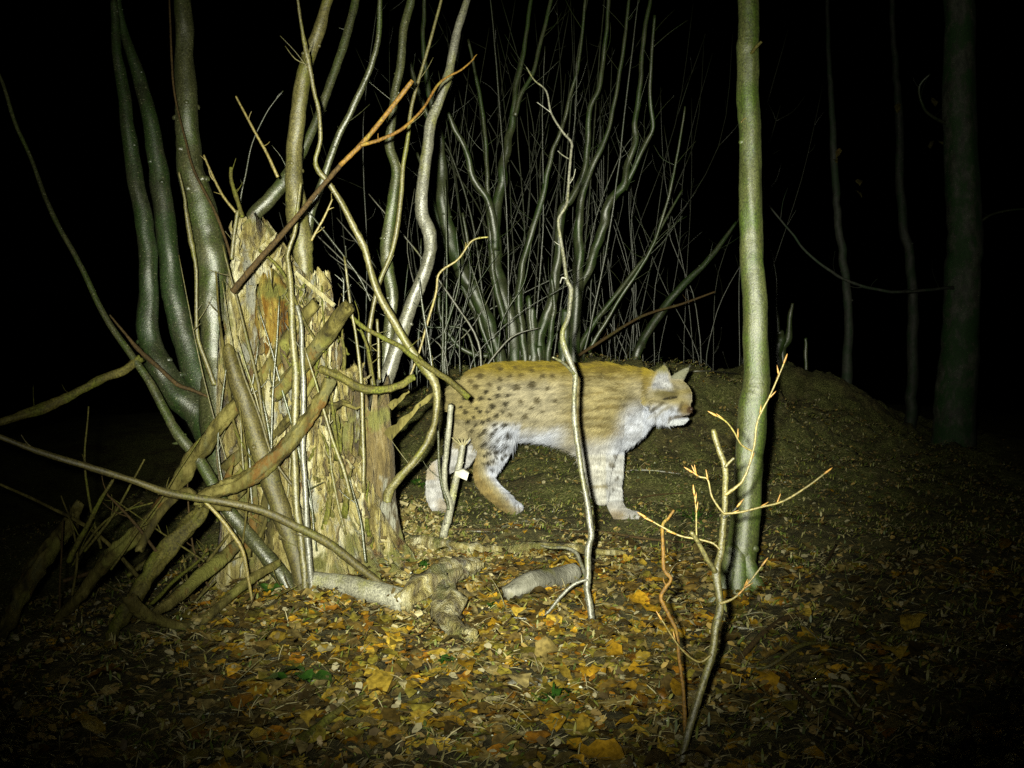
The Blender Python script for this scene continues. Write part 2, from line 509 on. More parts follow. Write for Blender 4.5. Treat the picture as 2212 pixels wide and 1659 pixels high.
tinted('leaf_litter', LV, LF, LC, M['leaf'], 'brown, ochre and orange fallen leaves covering the forest floor', True)

# crumbs, needles, chips, tiny pale specks
DV, DF, DC = [], [], []
for k in range(90000):
    y = 1.4 + 6.0*random.random()**1.05
    x = random.uniform(-.60, .60)*y
    z = hz(x, y) + random.uniform(.004, .026)
    t = random.random()
    if y > 3.3 and random.random() < .2: t = .6
    if t < .36:   # thin stalk
        L = random.uniform(.01, .05); W = random.uniform(.0005, .0014); c = random.choice([(.28, .24, .11), (.40, .36, .2), (.14, .11, .05), (.09, .08, .03)])
    elif t < .72: # green blade / moss tip
        L = random.uniform(.006, .024); W = random.uniform(.0012, .0035); c = random.choice([(.06, .09, .012), (.12, .14, .022), (.20, .195, .05), (.05, .07, .012), (.26, .24, .10)])
        if y > 3.2: W *= 1.2; L *= .9
    elif t < .985:         # crumb
        L = random.uniform(.006, .022); W = L*random.uniform(.2, .5); c = random.choice([(.24, .17, .06), (.12, .09, .03), (.34, .24, .07), (.07, .05, .02), (.30, .27, .16)])
    else:
        L = random.uniform(.003, .008); W = L*.4; c = (.55, .58, .48)
    a = random.uniform(0, 6.28) if random.random() < .5 else random.gauss(.1, .5)
    e = random.gauss(0, .35) if t < .5 or t >= .72 else random.uniform(.3, 1.3)
    d = Vector((math.cos(a)*math.cos(e), math.sin(a)*math.cos(e), math.sin(e)))
    s = Vector((-math.sin(a), math.cos(a), random.uniform(-.8, .8))).normalized()
    p = Vector((x, y, z + max(0, L*.4*math.sin(abs(e)))))
    q = [p-d*L/2-s*W*.6, p-d*L/2+s*W*.6, p+s*W+Vector((0, 0, L*.08)), p+d*L/2+s*W*.3, p+d*L/2-s*W*.3, p-s*W+Vector((0, 0, L*.08))]
    o = len(DV)
    DV.extend([tuple(v) for v in q]); DF.append((o, o+1, o+2, o+5)); DF.append((o+5, o+2, o+3, o+4))
    DC.extend([(*c, 1)]*6)
tinted('forest_debris', DV, DF, DC, M['debris'], 'crumbs of bark, stalks, moss tips and chips strewn between the leaves')

# ------------------------------------------------------------------ named stems
def stem_thing(name, label, cat, raw, d0, d1, mat, group=None, sides=10, rough=.1, tw=0, kn=0, wob=.3, extra=None, twl=(.03, .12), cap='cut'):
    pts = path(raw, d0, d1)
    mb = MB()
    hv = mat in (M['log'], M['moss_wood'])
    c = tube(mb, pts, sides + (8 if hv and sides > 9 else 0), 8 if hv else 6, rough, wob, cap, ridge=.24 if hv and sides > 9 else 0)
    if tw: twigs(mb, c, tw, *twl)
    if kn: knots(mb, c, kn)
    for e in (extra or []):
        ec = tube(mb, path(*e), max(5, sides-3), 5, rough, wob, 'round')
    org = min((p for p, r in pts), key=lambda q: q.z)
    o = mb.build(name, mat, origin=org)
    return tag(o, label, cat, group)
def stem_part(root, raw, d0, d1, mat, sides=12, rough=.09, tw=0, kn=0, wob=.3, name='stem', twl=(.03, .12), extra=None):
    mb = MB()
    c = tube(mb, path(raw, d0, d1), sides, 6, rough, wob)
    if tw: twigs(mb, c, tw, *twl)
    if kn: knots(mb, c, kn)
    for e in (extra or []):
        tube(mb, path(*e), max(5, sides-4), 5, rough, wob, 'round')
    return mb.build(name, mat, parent=root)

# the left stool: three big stems leaning out from behind the stump
base = V(500, 1180, 3.25)
t = thing('hazel_coppice', base, 'three thick mossy grey stems rising together left of the rotten stump', 'coppiced tree')
stem_part(t, [(396, -60, 16), (397, 0, 17), (400, 100, 20), (403, 200, 23), (407, 280, 25), (418, 370, 28), (433, 440, 33), (446, 500, 37), (456, 560, 34), (461, 640, 32), (466, 740, 29), (470, 800, 34), (480, 870, 44), (500, 960, 56), (530, 1080, 60), (560, 1200, 66), (565, 1300, 74)], 3.25, 3.15, M['hazel'], 20, .08, 0, 22)
stem_part(t, [(246, -60, 6), (253, 0, 7), (268, 67, 9), (289, 133, 12), (314, 217, 15), (330, 300, 18), (346, 400, 21), (358, 500, 22), (367, 570, 22), (375, 636, 23), (393, 703, 25), (418, 770, 27), (445, 840, 32), (475, 910, 40), (505, 1000, 45)], 3.5, 3.3, M['hazel_dark'], 16, .08, 0, 16)
stem_part(t, [(246, 0, 7), (252, 100, 10), (266, 200, 13), (279, 300, 16), (294, 400, 18), (312, 467, 19), (318, 533, 19), (321, 600, 20), (319, 690, 22), (326, 752, 25), (355, 810, 30), (388, 850, 32), (430, 893, 35), (470, 950, 42), (505, 1050, 50)], 3.45, 3.25, M['hazel_dark'], 16, .08, 0, 14)
stem_part(t, [(366, 0, 2), (371, 130, 2.4), (378, 210, 2.2), (400, 300, 2.5), (420, 370, 3), (470, 470, 3), (500, 560, 3)], 3.1, 3.0, M['darkorange'], 6, .1, 0, 0, name='shoot')

# stems behind the right of the stump
t = thing('hazel_coppice', V(660, 1100, 3.3), 'pale curved stem and two thinner ones growing up through the splintered stump', 'coppiced tree')
stem_part(t, [(722, -70, 9), (708, 0, 11), (692, 67, 13), (668, 120, 15), (652, 183, 16), (641, 267, 16), (634, 333, 17), (634, 400, 19), (642, 450, 23), (650, 510, 23), (654, 570, 20), (657, 640, 20), (662, 740, 24), (670, 850, 30), (670, 1000, 40)], 3.1, 3.15, M['pale'], 16, .10, 3, 14)
stem_part(t, [(785, -60, 8), (768, 0, 9), (748, 80, 9), (720, 160, 9), (697, 225, 9), (673, 285, 9), (648, 335, 12), (612, 393, 15), (580, 432, 15), (548, 470, 16), (530, 560, 18)], 3.6, 3.45, M['hazel'], 12, .09, 4, 6)
stem_part(t, [(822, -40, 5), (821, 0, 5), (817, 83, 6), (804, 135, 6), (777, 200, 7), (754, 250, 7), (732, 290, 7), (710, 350, 8), (688, 417, 9), (671, 467, 10), (660, 550, 12)], 3.2, 3.25, M['hazel'], 10, .1, 3, 8)

# the crooked silver stem and its neighbours
t = thing('hazel_coppice', V(815, 1000, 3.3), 'crooked silvery stem with a kink, beside a mossy one, right of the stump', 'coppiced tree')
stem_part(t, [(1018, -40, 6), (1009, 0, 7), (988, 67, 9), (970, 160, 10), (950, 217, 11), (931, 267, 12), (922, 333, 12), (914, 400, 13), (911, 462, 14), (926, 497, 15), (929, 535, 14), (921, 575, 13), (904, 622, 14), (887, 670, 14), (869, 722, 15), (851, 770, 15), (836, 815, 16), (822, 860, 18), (816, 920, 20), (812, 1010, 24), (812, 1230, 28)], 3.25, 3.2, M['silver'], 14, .10, 2, 12)
stem_part(t, [(898, -60, 9), (887, 0, 9), (873, 67, 9), (862, 150, 9), (853, 200, 9), (846, 267, 9), (842, 317, 10), (856, 365, 11), (850, 417, 12), (841, 483, 13), (835, 533, 14), (840, 590, 13), (848, 653, 13), (844, 700, 13), (837, 753, 14), (834, 803, 14), (826, 900, 16), (818, 1060, 18), (815, 1220, 20)], 3.5, 3.4, M['hazel'], 12, .10, 2, 12)
stem_part(t, [(965, -50, 3), (953, 0, 3), (927, 97, 3.4), (900, 187, 3.6), (887, 240, 4), (880, 300, 4.4), (870, 367, 5), (865, 433, 5.4), (858, 490, 6), (846, 545, 5), (822, 603, 5), (804, 670, 5), (797, 736, 6), (804, 820, 6), (812, 900, 7), (810, 1220, 9)], 3.2, 3.25, M['pale'], 8, .1, 5, 4)

# thin leaning rods round the stump
stem_thing('leaning_pole', 'long thin grey stem leaning from the top left corner down to the stump foot', 'stem',
    [(-20, 130, 3.4), (7, 183, 3.6), (33, 267, 4), (67, 343, 4), (113, 463, 5), (163, 553, 5.5), (200, 630, 6), (235, 697, 6.5), (283, 766, 7.5), (333, 843, 9), (367, 906, 10), (392, 945, 12), (424, 985, 12), (460, 1045, 13), (497, 1106, 14), (533, 1153, 15), (582, 1210, 17), (612, 1250, 18), (628, 1290, 18)], 3.1, 2.72, M['hazel'], None, 12, .08, 0, 6,
    extra=[([(395, 950, 6), (383, 957, 4), (372, 958, 1.5)], 2.9, 2.9)])
stem_thing('leaning_pole', 'knobbly pale stem crossing in front of the crooked one and bending back to the stump', 'stem',
    [(640, -40, 3), (643, 0, 3), (653, 67, 3.4), (663, 115, 6), (671, 155, 5), (679, 200, 4), (688, 240, 4.4), (692, 300, 4.6), (682, 345, 4.5), (688, 368, 6), (708, 392, 6), (737, 437, 6.5), (764, 490, 7.5), (787, 533, 7.5), (800, 586, 7), (817, 633, 7.5), (837, 672, 8), (870, 726, 9), (897, 770, 10), (927, 808, 11), (943, 838, 9), (942, 886, 7.5), (931, 936, 7.5), (910, 975, 8), (872, 1020, 8.5), (842, 1060, 10), (836, 1085, 10)], 2.75, 3.0, M['pale'], None, 10, .16, 5, 16)
stem_thing('fallen_branch', 'thin branch running from the sawn log end down to the right, its tip cut', 'branch',
    [(745, 668, 4), (780, 703, 5), (820, 726, 5), (864, 748, 5.5), (887, 766, 6), (937, 800, 6.5), (972, 822, 6.5), (1011, 858, 7)], 2.85, 2.95, M['moss_wood'], None, 9, .12, 4, 5)
stem_thing('broken_branch', 'short mossy yellow-green branch curving out of the stump to the right', 'branch',
    [(690, 796, 8), (737, 816, 9), (777, 837, 9), (820, 842, 9), (864, 833, 8), (885, 820, 8), (896, 815, 7)], 2.75, 2.8, M['moss_wood'], None, 10, .14)
t = thing('orange_branch', V(505, 628, 2.6), 'rust orange straight branch slanting across in front of the stems', 'branch')
stem_part(t, [(891, 174, 4.8), (862, 212, 5.2), (820, 265, 5.2), (780, 312, 5.4), (735, 357, 5.4)], 2.45, 2.5, M['orange'], 9, .1, 0, 5, 0.1, 'upper_length')
stem_part(t, [(735, 357, 5.2), (688, 412, 5.4), (640, 470, 5.8), (600, 517, 6), (560, 560, 6.4), (525, 602, 7), (502, 630, 7)], 2.5, 2.62, M['darkorange'], 9, .1, 0, 6, 0.1, 'lower_length')
stem_part(t, [(779, 314, 4), (817, 303, 4), (862, 283, 3.6), (890, 260, 3.2), (917, 230, 3), (943, 187, 2.8), (965, 167, 2.4), (993, 153, 2), (1012, 138, 1.8), (1024, 126, 1.6)], 2.47, 2.6, M['orange'], 7, .1, 3, 3, 0.1, 'side_twig', twl=(.01, .025))
stem_thing('upright_rod', 'pale upright rod standing before the stump from its top to its foot', 'rod',
    [(650, 395, 3), (644, 440, 4), (637, 500, 4.5), (622, 545, 4.5), (622, 570, 5), (628, 636, 6.5), (631, 720, 7.5), (638, 820, 8.5), (638, 890, 8), (634, 953, 8), (637, 1020, 8), (641, 1086, 8), (650, 1170, 8), (657, 1240, 8), (661, 1296, 8)], 2.72, 2.68, M['pale'], None, 9, .14, 3, 8)
stem_thing('upright_rod', 'thinner grey rod pressed against the right of the pale upright rod', 'rod',
    [(641, 660, 4), (650, 700, 5), (652, 770, 5.5), (656, 853, 6), (654, 970, 6), (658, 1040, 6), (662, 1120, 6.5), (671, 1236, 7), (676, 1296, 7)], 2.70, 2.66, M['silver'], None, 8, .14, 2, 5)
stem_thing('leaning_pole', 'thin pale shoot hugging the left big stem and curving in to its foot', 'stem',
    [(386, 372, 2.4), (398, 420, 3), (402, 455, 4), (412, 515, 6), (418, 545, 5), (424, 586, 4), (424, 676, 4), (429, 736, 4.4), (452, 800, 5), (464, 832, 6)], 3.0, 3.02, M['pale'], None, 8, .2, 2, 6)
stem_thing('dark_twig', 'black crooked twig crossing the lowest mossy limb at left', 'twig',
    [(237, 680, 1.8), (270, 720, 2.5), (300, 755, 5), (343, 793, 4.5), (383, 830, 4.5), (415, 842, 3.5), (449, 857, 3)], 2.9, 3.0, M['darkorange'], None, 7, .16)
stem_thing('fallen_branch', 'mossy bent branch reaching out of the left edge to the mossy limb', 'branch',
    [(-40, 925, 7), (0, 912, 8), (60, 893, 9), (100, 879, 10), (167, 846, 8.5), (230, 815, 8.5), (270, 799, 9), (304, 773, 9)], 2.7, 2.9, M['moss_wood'], None, 10, .13, 2, 4)
stem_thing('fallen_branch', 'long slender branch slanting from the left edge to the cut log on the ground', 'branch',
    [(-40, 930, 5), (0, 944, 5.5), (83, 975, 6.5), (183, 1006, 7), (283, 1037, 7), (357, 1063, 9), (417, 1074, 8), (500, 1087, 8), (567, 1103, 8.5), (633, 1133, 9), (700, 1167, 9), (757, 1210, 9), (806, 1248, 8.5), (880, 1303, 7.5)], 2.25, 2.62, M['brown_gloss'], None, 10, .12, 3, 7)
# brown heavy logs leaning on the stump
stem_thing('leaning_log', 'glossy brown log lying against the left face of the stump', 'log',
    [(490, 745, 8), (497, 775, 14), (520, 853, 18), (546, 920, 20), (567, 986, 21), (590, 1060, 21), (615, 1130, 20), (638, 1200, 19), (660, 1285, 17)], 2.78, 2.72, M['brown_gloss'], None, 14, .09, 0, 8)
stem_thing('sawn_log', 'sawn grey log poking up right out of the stump, its end facing us', 'log',
    [(752, 660, 15), (735, 680, 17), (700, 730, 17), (665, 775, 17), (632, 812, 17), (595, 850, 16)], 2.68, 2.82, M['log'], None, 14, .08)
stem_thing('leaning_log', 'thin brown barked log slanting behind the rods at stump mid height', 'log',
    [(680, 655, 12), (640, 705, 14), (600, 765, 15), (560, 822, 14), (520, 870, 12)], 2.82, 2.9, M['log'], None, 12, .12)
stem_thing('curved_log', 'curved mossy branch bowing across the front of the stump', 'log',
    [(425, 1085, 14), (450, 1066, 15), (483, 1054, 16), (533, 1036, 17), (583, 998, 17), (627, 953, 17), (667, 903, 15), (702, 846, 13), (715, 820, 12)], 2.62, 2.7, M['log'], None, 15, .2, 0, 4)
stem_thing('leaning_log', 'upper brown log running from the stump down into the left darkness', 'log',
    [(525, 860, 12), (500, 890, 15), (460, 935, 17), (412, 1000, 18), (367, 1073, 16), (300, 1147, 17), (233, 1208, 15), (167, 1293, 12), (100, 1375, 10), (33, 1456, 8), (-30, 1530, 6)], 2.8, 2.9, M['log'], None, 16, .22)
stem_thing('leaning_log', 'mossy forked log dropping from the curved branch to the ground at left', 'log',
    [(440, 1060, 12), (430, 1106, 16), (400, 1145, 17), (373, 1175, 18), (330, 1225, 18), (292, 1290, 16), (255, 1346, 16), (222, 1423, 12), (187, 1480, 8)], 2.7, 2.5, M['moss_wood'], None, 16, .24)
stem_thing('curved_log', 'bow shaped branch on the ground at the foot of the mossy forked log', 'log',
    [(278, 1292, 13), (300, 1318, 14), (333, 1336, 12), (393, 1353, 10), (440, 1335, 10), (483, 1300, 9), (533, 1257, 10), (602, 1216, 8)], 2.3, 2.65, M['log'], None, 12, .13)
stem_thing('leaning_log', 'short dim log lying between the forked log and the stump foot', 'log',
    [(325, 1330, 8), (360, 1305, 11), (400, 1273, 13), (467, 1216, 15), (512, 1176, 13)], 2.45, 2.8, M['log'], None, 12, .13)
stem_thing('leaning_log', 'broad dark broken log barely lit at the left edge', 'log',
    [(172, 1085, 9), (150, 1130, 18), (100, 1195, 20), (55, 1270, 17), (10, 1360, 14), (-20, 1400, 12)], 3.6, 3.3, M['log'], None, 14, .3)
stem_thing('leaning_log', 'thin log crossing under the upper brown log at left', 'log',
    [(500, 1100, 6), (440, 1090, 7), (400, 1060, 8), (345, 1110, 9), (300, 1190, 9)], 2.7, 2.6, M['log'], None, 9, .12)
stem_thing('dry_grass', 'long dry yellow blade drooping before the left foot of the stump', 'blade',
    [(440, 1080, 4), (478, 1120, 4.5), (500, 1150, 5), (522, 1185, 4.5), (533, 1230, 4), (547, 1312, 2.5)], 2.5, 2.55, M['yellowtwig'], None, 6, .1)

# ------------------------------------------------------------------ the rotten stump
def rot_column(mb, secs, d, seed, top_jag=.1, sides=90, rows=110, amp=.16, mi=0, depth_flat=.8):
    """secs [(x, y, r)] bottom to top; fibrous ridges running up, jagged top"""
    pts = path(secs, d)
    c = catmull(pts, max(2, rows//(len(pts)-1)))
    n = len(c)
    vs, fs = [], []
    for k in range(sides):
        pass
    H = c[-1][0].z - c[0][0].z
    tops = []
    for k in range(sides):
        th = 2*math.pi*k/sides
        a = noise.noise(Vector((math.cos(th)*2.2+seed, math.sin(th)*2.2, 3.3)))
        b = noise.noise(Vector((math.cos(th)*9+seed, math.sin(th)*9, 7.7)))
        tops.append(max(.5, 1 - top_jag*(.5 - a*1.1 - b*.9)))
    for i in range(n):
        t = i/(n-1)
        for k in range(sides):
            th = 2*math.pi*k/sides
            tt = min(t, 1)*tops[k]
            j = tt*(n-1); j0 = min(int(j), n-2); fr = j-j0
            p = c[j0][0].lerp(c[j0+1][0], fr); r = c[j0][1]*(1-fr)+c[j0+1][1]*fr
            cx, sx_ = math.cos(th), math.sin(th)
            f1 = abs(noise.noise(Vector((cx*2.4+seed, sx_*2.4, p.z*2.6))))
            f2 = noise.noise(Vector((cx*6+seed, sx_*6, p.z*3.2)))
            f3 = noise.noise(Vector((cx*17+seed, sx_*17, p.z*6)))
            f4 = noise.noise(Vector((p.x*30+cx*5, p.z*30, seed+sx_*5)))
            rr = r*(1 + amp*(1.3*(.4-f1)*2 + .75*f2 + .42*f3 + .22*f4))
            vs.append((p.x + cx*rr, p.y + sx_*rr*depth_flat, p.z + .01*f3))
    for i in range(n-1):
        for k in range(sides):
            k2 = (k+1) % sides
            fs.append((i*sides+k, i*sides+k2, (i+1)*sides+k2, (i+1)*sides+k))
    ci = len(vs)
    top = c[int((n-1)*.72)][0]
    vs.append((top.x, top.y, top.z))
    for k in range(sides):
        fs.append(((n-1)*sides+k, (n-1)*sides+(k+1) % sides, ci))
    mb.add(vs, fs, None, mi)
def shard(mb, x, y, d, L, W, lean, T=.006, mi=0, yaw=None, n=7):
    """a thick torn splinter of wood, L long, W wide, in notebook place (x,y)"""
    p = V(x, y, d)
    up = Vector((math.sin(lean), random.uniform(-.15, .1), math.cos(lean))).normalized()
    a = random.uniform(-.5, .5) if yaw is None else yaw
    s = Vector((math.cos(a), math.sin(a), 0)); s = (s-up*s.dot(up)).normalized()
    nn = up.cross(s)
    sd = random.uniform(0, 50)
    vs = []
    for i in range(n):
        t = i/(n-1)
        ww = W*(1-.75*t**2)*(1+.5*noise.noise(Vector((t*5, sd, 0))))
        off = s*W*.6*noise.noise(Vector((t*2.5, sd, 9))) + nn*T*2*noise.noise(Vector((t*3, sd, 4)))
        q = p + up*(t-.5)*L + off
        if i == n-1: ww *= .25
        for u, v in ((-.5, -.5), (.5, -.5), (.5, .5), (-.5, .5)):
            vs.append(q + s*ww*u*(1+.25*random.uniform(-1, 1)) + nn*T*v*(1-.6*t))
    fs = []
    for i in range(n-1):
        for k in range(4):
            k2 = (k+1) % 4
            fs.append((i*4+k, i*4+k2, (i+1)*4+k2, (i+1)*4+k))
    fs.append((3, 2, 1, 0)); b = (n-1)*4; fs.append((b, b+1, b+2, b+3))
    mb.add(vs, fs, None, mi)
S = thing('rotten_stump', V(660, 1240, 3.0), 'tall splintered rotten tree stump wrapped in branches at left centre', 'tree stump')
mb = MB()
rot_column(mb, [(700, 1300, 215), (688, 1230, 165), (665, 1120, 136), (640, 1000, 118), (625, 900, 108), (612, 800, 98), (598, 700, 88), (582, 620, 72), (568, 550, 50), (552, 500, 34), (545, 465, 20)], 3.02, 3.1, .07, 130, 150, .27)
rot_column(mb, [(700, 1150, 60), (700, 1000, 50), (697, 850, 36), (694, 720, 28), (693, 640, 22), (692, 585, 19)], 3.0, 8.4, .05, 50, 60, .18)
rot_column(mb, [(560, 1260, 70), (545, 1150, 55), (528, 1050, 45), (515, 950, 38), (508, 850, 34), (503, 770, 26), (500, 700, 18)], 3.0, 14.4, .2, 60, 70, .22)
TRK = mb
mb = MB()
rot_column(mb, [(806, 1210, 58), (800, 1120, 48), (800, 1030, 42), (802, 950, 38), (800, 880, 34), (806, 820, 28)], 3.05, 21.4, .3, 70, 80, .26)
rot_column(mb, [(770, 1180, 80), (760, 1080, 66), (755, 980, 58), (750, 900, 50), (752, 830, 40), (757, 790, 24)], 3.05, 31.4, .25, 80, 80, .30)
mb.build('side_trunk', M['rotdark'], parent=S)
# rusty heartwood showing on the left spike
mb = MB()
rot_column(mb, [(604, 800, 10), (602, 750, 24), (598, 700, 32), (592, 650, 30), (586, 610, 22), (582, 585, 10)], 2.885, 41.2, .3, 60, 70, .42, 0, .5)
rot_column(mb, [(640, 870, 8), (645, 840, 18), (650, 800, 20), (652, 775, 8)], 2.85, 47.2, .3, 50, 40, .5, 0, .4)  # this smaller piece stands in for an orange leaf on the stump
mb.build('heartwood', M['rust'], parent=S)
mb = MB()
mb = TRK
for _ in range(320):
    y = random.uniform(620, 1240)
    cx = 640 + (y-700)*.08; hw = 95 + (y-640)*.10
    x = cx + random.uniform(-1, 1)*hw
    dd = 2.98 - .11*math.sqrt(max(0, 1-((x-cx)/hw)**2)) - random.uniform(0, .05)
    big = random.random() < .3
    shard(mb, x, y, dd, random.uniform(.05, .17) if big else random.uniform(.015, .06), random.uniform(.007, .022) if big else random.uniform(.003, .010), random.gauss(0, .15) if big else random.gauss(0, .32), random.uniform(.003, .009), random.choice([0, 0, 1, 2]))
for x, y, L, W, ln in ((540, 500, .12, .045, -.1), (575, 530, .10, .03, .25), (560, 560, .16, .05, .1), (603, 590, .12, .03, .3), (530, 560, .18, .04, -.05), (692, 620, .12, .05, .02), (705, 690, .14, .03, .05),
                       (757, 800, .05, .035, .2), (775, 800, .06, .02, .5), (740, 815, .07, .025, -.3), (790, 825, .05, .018, .4), (620, 560, .07, .02, .2), (510, 520, .12, .02, -.15), (596, 560, .08, .015, .5), (585, 520, .06, .015, .7)):
    shard(mb, x, y, 2.93, L, W, ln, .012)
for x, y, L, W, ln in ((560, 1010, .25, .035, .75), (535, 960, .2, .03, .7), (600, 930, .2, .02, .8), (500, 1040, .22, .03, .7), (640, 870, .22, .025, .6), (720, 880, .1, .02, 1.2), (740, 878, .12, .02, 1.5), (470, 1060, .2, .03, .6), (575, 1080, .25, .03, .2), (545, 1110, .25, .03, .1), (585, 1160, .2, .035, .05)):
    shard(mb, x, y, 2.83, L, W, ln, .014, 3, yaw=.1)
mb.build('trunk', [M['rot'], M['rotdark'], M['moss_wood'], M['log']], parent=S)
# roots running into the litter
for raw in ([(700, 1120, 40), (740, 1170, 36), (790, 1210, 26), (850, 1240, 16), (900, 1262, 8)], [(560, 1150, 40), (570, 1210, 38), (590, 1260, 26), (600, 1290, 14)], [(640, 1150, 50), (660, 1220, 45), (690, 1270, 28), (720, 1300, 14)]):
    mb = MB(); tube(mb, path(raw, 3.02, 2.85), 20, 8, .28, .3, nf=.7)
    mb.build('root', M['rot'], parent=S)

RV, RF, RC = [], [], []
for _ in range(5200):
    t_ = random.random()
    if t_ < .6: x = random.gauss(840, 75); y = random.gauss(1165, 35)
    elif t_ < .85: x = random.uniform(760, 1340); y = random.gauss(1205, 12)
    else: x = random.gauss(960, 60); y = random.gauss(1330, 40)
    if y < 1085 or x < 620: continue
    g = G(x, y)
    hgt = .10*math.exp(-((x-800)/90)**2)*random.random()
    c = random.choice([(.25, .21, .08), (.34, .30, .16), (.17, .14, .045), (.08, .06, .02), (.22, .16, .045), (.11, .11, .025)])
    L = random.uniform(.005, .024)*(2 if random.random() < .06 else 1); W = L*random.uniform(.2, .55); T_ = W*.35
    d = Vector((random.gauss(0, 1), random.gauss(0, 1), random.gauss(0, .5))).normalized(); a = d.orthogonal().normalized(); b = d.cross(a)
    p = g + Vector((0, 0, hgt + random.uniform(0, .02)))
    o = len(RV)
    for e in (-1, 1):
        for (u, v) in ((-1, -1), (1, -1), (1, 1), (-1, 1)):
            RV.append(tuple(p + d*L*.5*e*random.uniform(.6, 1) + a*W*.5*u*random.uniform(.5, 1.1) + b*T_*v*random.uniform(.5, 1.1)))
            RC.append((*c, 1))
    RF += [(o, o+3, o+2, o+1), (o+4, o+5, o+6, o+7)] + [(o+i, o+(i+1) % 4, o+4+(i+1) % 4, o+4+i) for i in range(4)]
tinted('wood_rubble', RV, RF, RC, M['debris'], 'crumbled pale rotten wood spilling from the stump foot')

def plank(name, label, a, b, d0, d1, W0, W1, T, mat, jag=.3, cat='wood splinter'):
    A = V(*a, d0); B = V(*b, d1)
    t = (B-A).normalized(); s = Vector((0, 1, 0)).cross(t).normalized(); nn = t.cross(s)
    sd = random.uniform(0, 90); n = 14; vs = []; fs = []
    for i in range(n):
        u = i/(n-1); q = A.lerp(B, u)
        ww = W0+(W1-W0)*u
        e1 = 1+jag*noise.noise(Vector((u*7, sd, 0))); e2 = 1+jag*noise.noise(Vector((u*7, sd, 5)))
        q = q + nn*.01*noise.noise(Vector((u*3, sd, 2)))
        vs += [q-s*ww*e1*.5-nn*T*.5, q+s*ww*e2*.5-nn*T*.5, q+s*ww*e2*.45+nn*T*.5, q-s*ww*e1*.45+nn*T*.5]
    for i in range(n-1):
        for k in range(4):
            k2 = (k+1) % 4
            fs.append((i*4+k, i*4+k2, (i+1)*4+k2, (i+1)*4+k))
    fs.append((3, 2, 1, 0)); b_ = (n-1)*4; fs.append((b_, b_+1, b_+2, b_+3))
    m_ = MB(); m_.add(vs, fs); o = m_.build(name, mat, origin=A, smooth=False)
    return tag(o, label, cat)
plank('wood_splinter', 'long pale torn splinter sticking up right from the stump side', (838, 945), (943, 843), 2.98, 2.98, .030, .006, .012, M['log'], 1.1)
plank('wood_splinter', 'short pale splinter just above the long torn one', (842, 880), (884, 845), 3.0, 3.0, .020, .005, .010, M['log'], 1.1)
plank('wood_splinter', 'thin straight yellowish stick lying against the stump from the rods to the sawn log', (640, 590), (722, 660), 2.75, 2.7, .010, .012, .008, M['cut'])

# random thin sticks tangled round the stump
for k in range(24):
    x0 = random.uniform(490, 800); y0 = random.uniform(950, 1240)
    x1 = x0 + random.gauss(-40, 75); y1 = y0 - random.uniform(150, 520)
    if y1 < 520: y1 = random.uniform(520, 640)
    dd = random.uniform(2.72, 2.86)
    xm = (x0+x1)/2+random.gauss(0, 16); ym = (y0+y1)/2
    r = random.uniform(1.4, 4.2)
    stem_thing('thin_stick', 'thin bare stick tangled against the rotten stump', 'stick', [(x0, y0, r*1.2), (xm, ym, r), (x1, y1, r*.5)], dd, dd+random.uniform(-.05, .08), random.choice([M['pale'], M['brown_gloss'], M['moss_wood'], M['hazel'], M['log'], M['log']]), 'thin sticks tangled around the stump', 6, .16, 2, 2, 1.2, twl=(.02, .07))
for k in range(22):
    x0 = random.uniform(120, 560); y0 = random.uniform(1180, 1400)
    a_ = random.choice([random.gauss(.95, .25), random.gauss(.55, .2), random.gauss(1.9, .35)])
    L = random.uniform(140, 420); r = random.uniform(1.6, 5.5); dd = random.uniform(2.6, 3.1)
    x1 = x0 + math.cos(a_)*L; y1 = y0 - math.sin(a_)*L
    stem_thing('tangled_branch', 'thin dark branch in the tangle at the lower left of the stump', 'branch', [(x0, y0, r*1.2), ((x0+x1)/2+random.gauss(0, 14), (y0+y1)/2+random.gauss(0, 12), r), (x1, y1, r*.6)], dd, dd+random.uniform(-.1, .15), random.choice([M['log'], M['moss_wood'], M['darkorange']]), 'thin dark branches tangled at the lower left', 7, .18, 2, 2, 1.0, twl=(.03, .1))
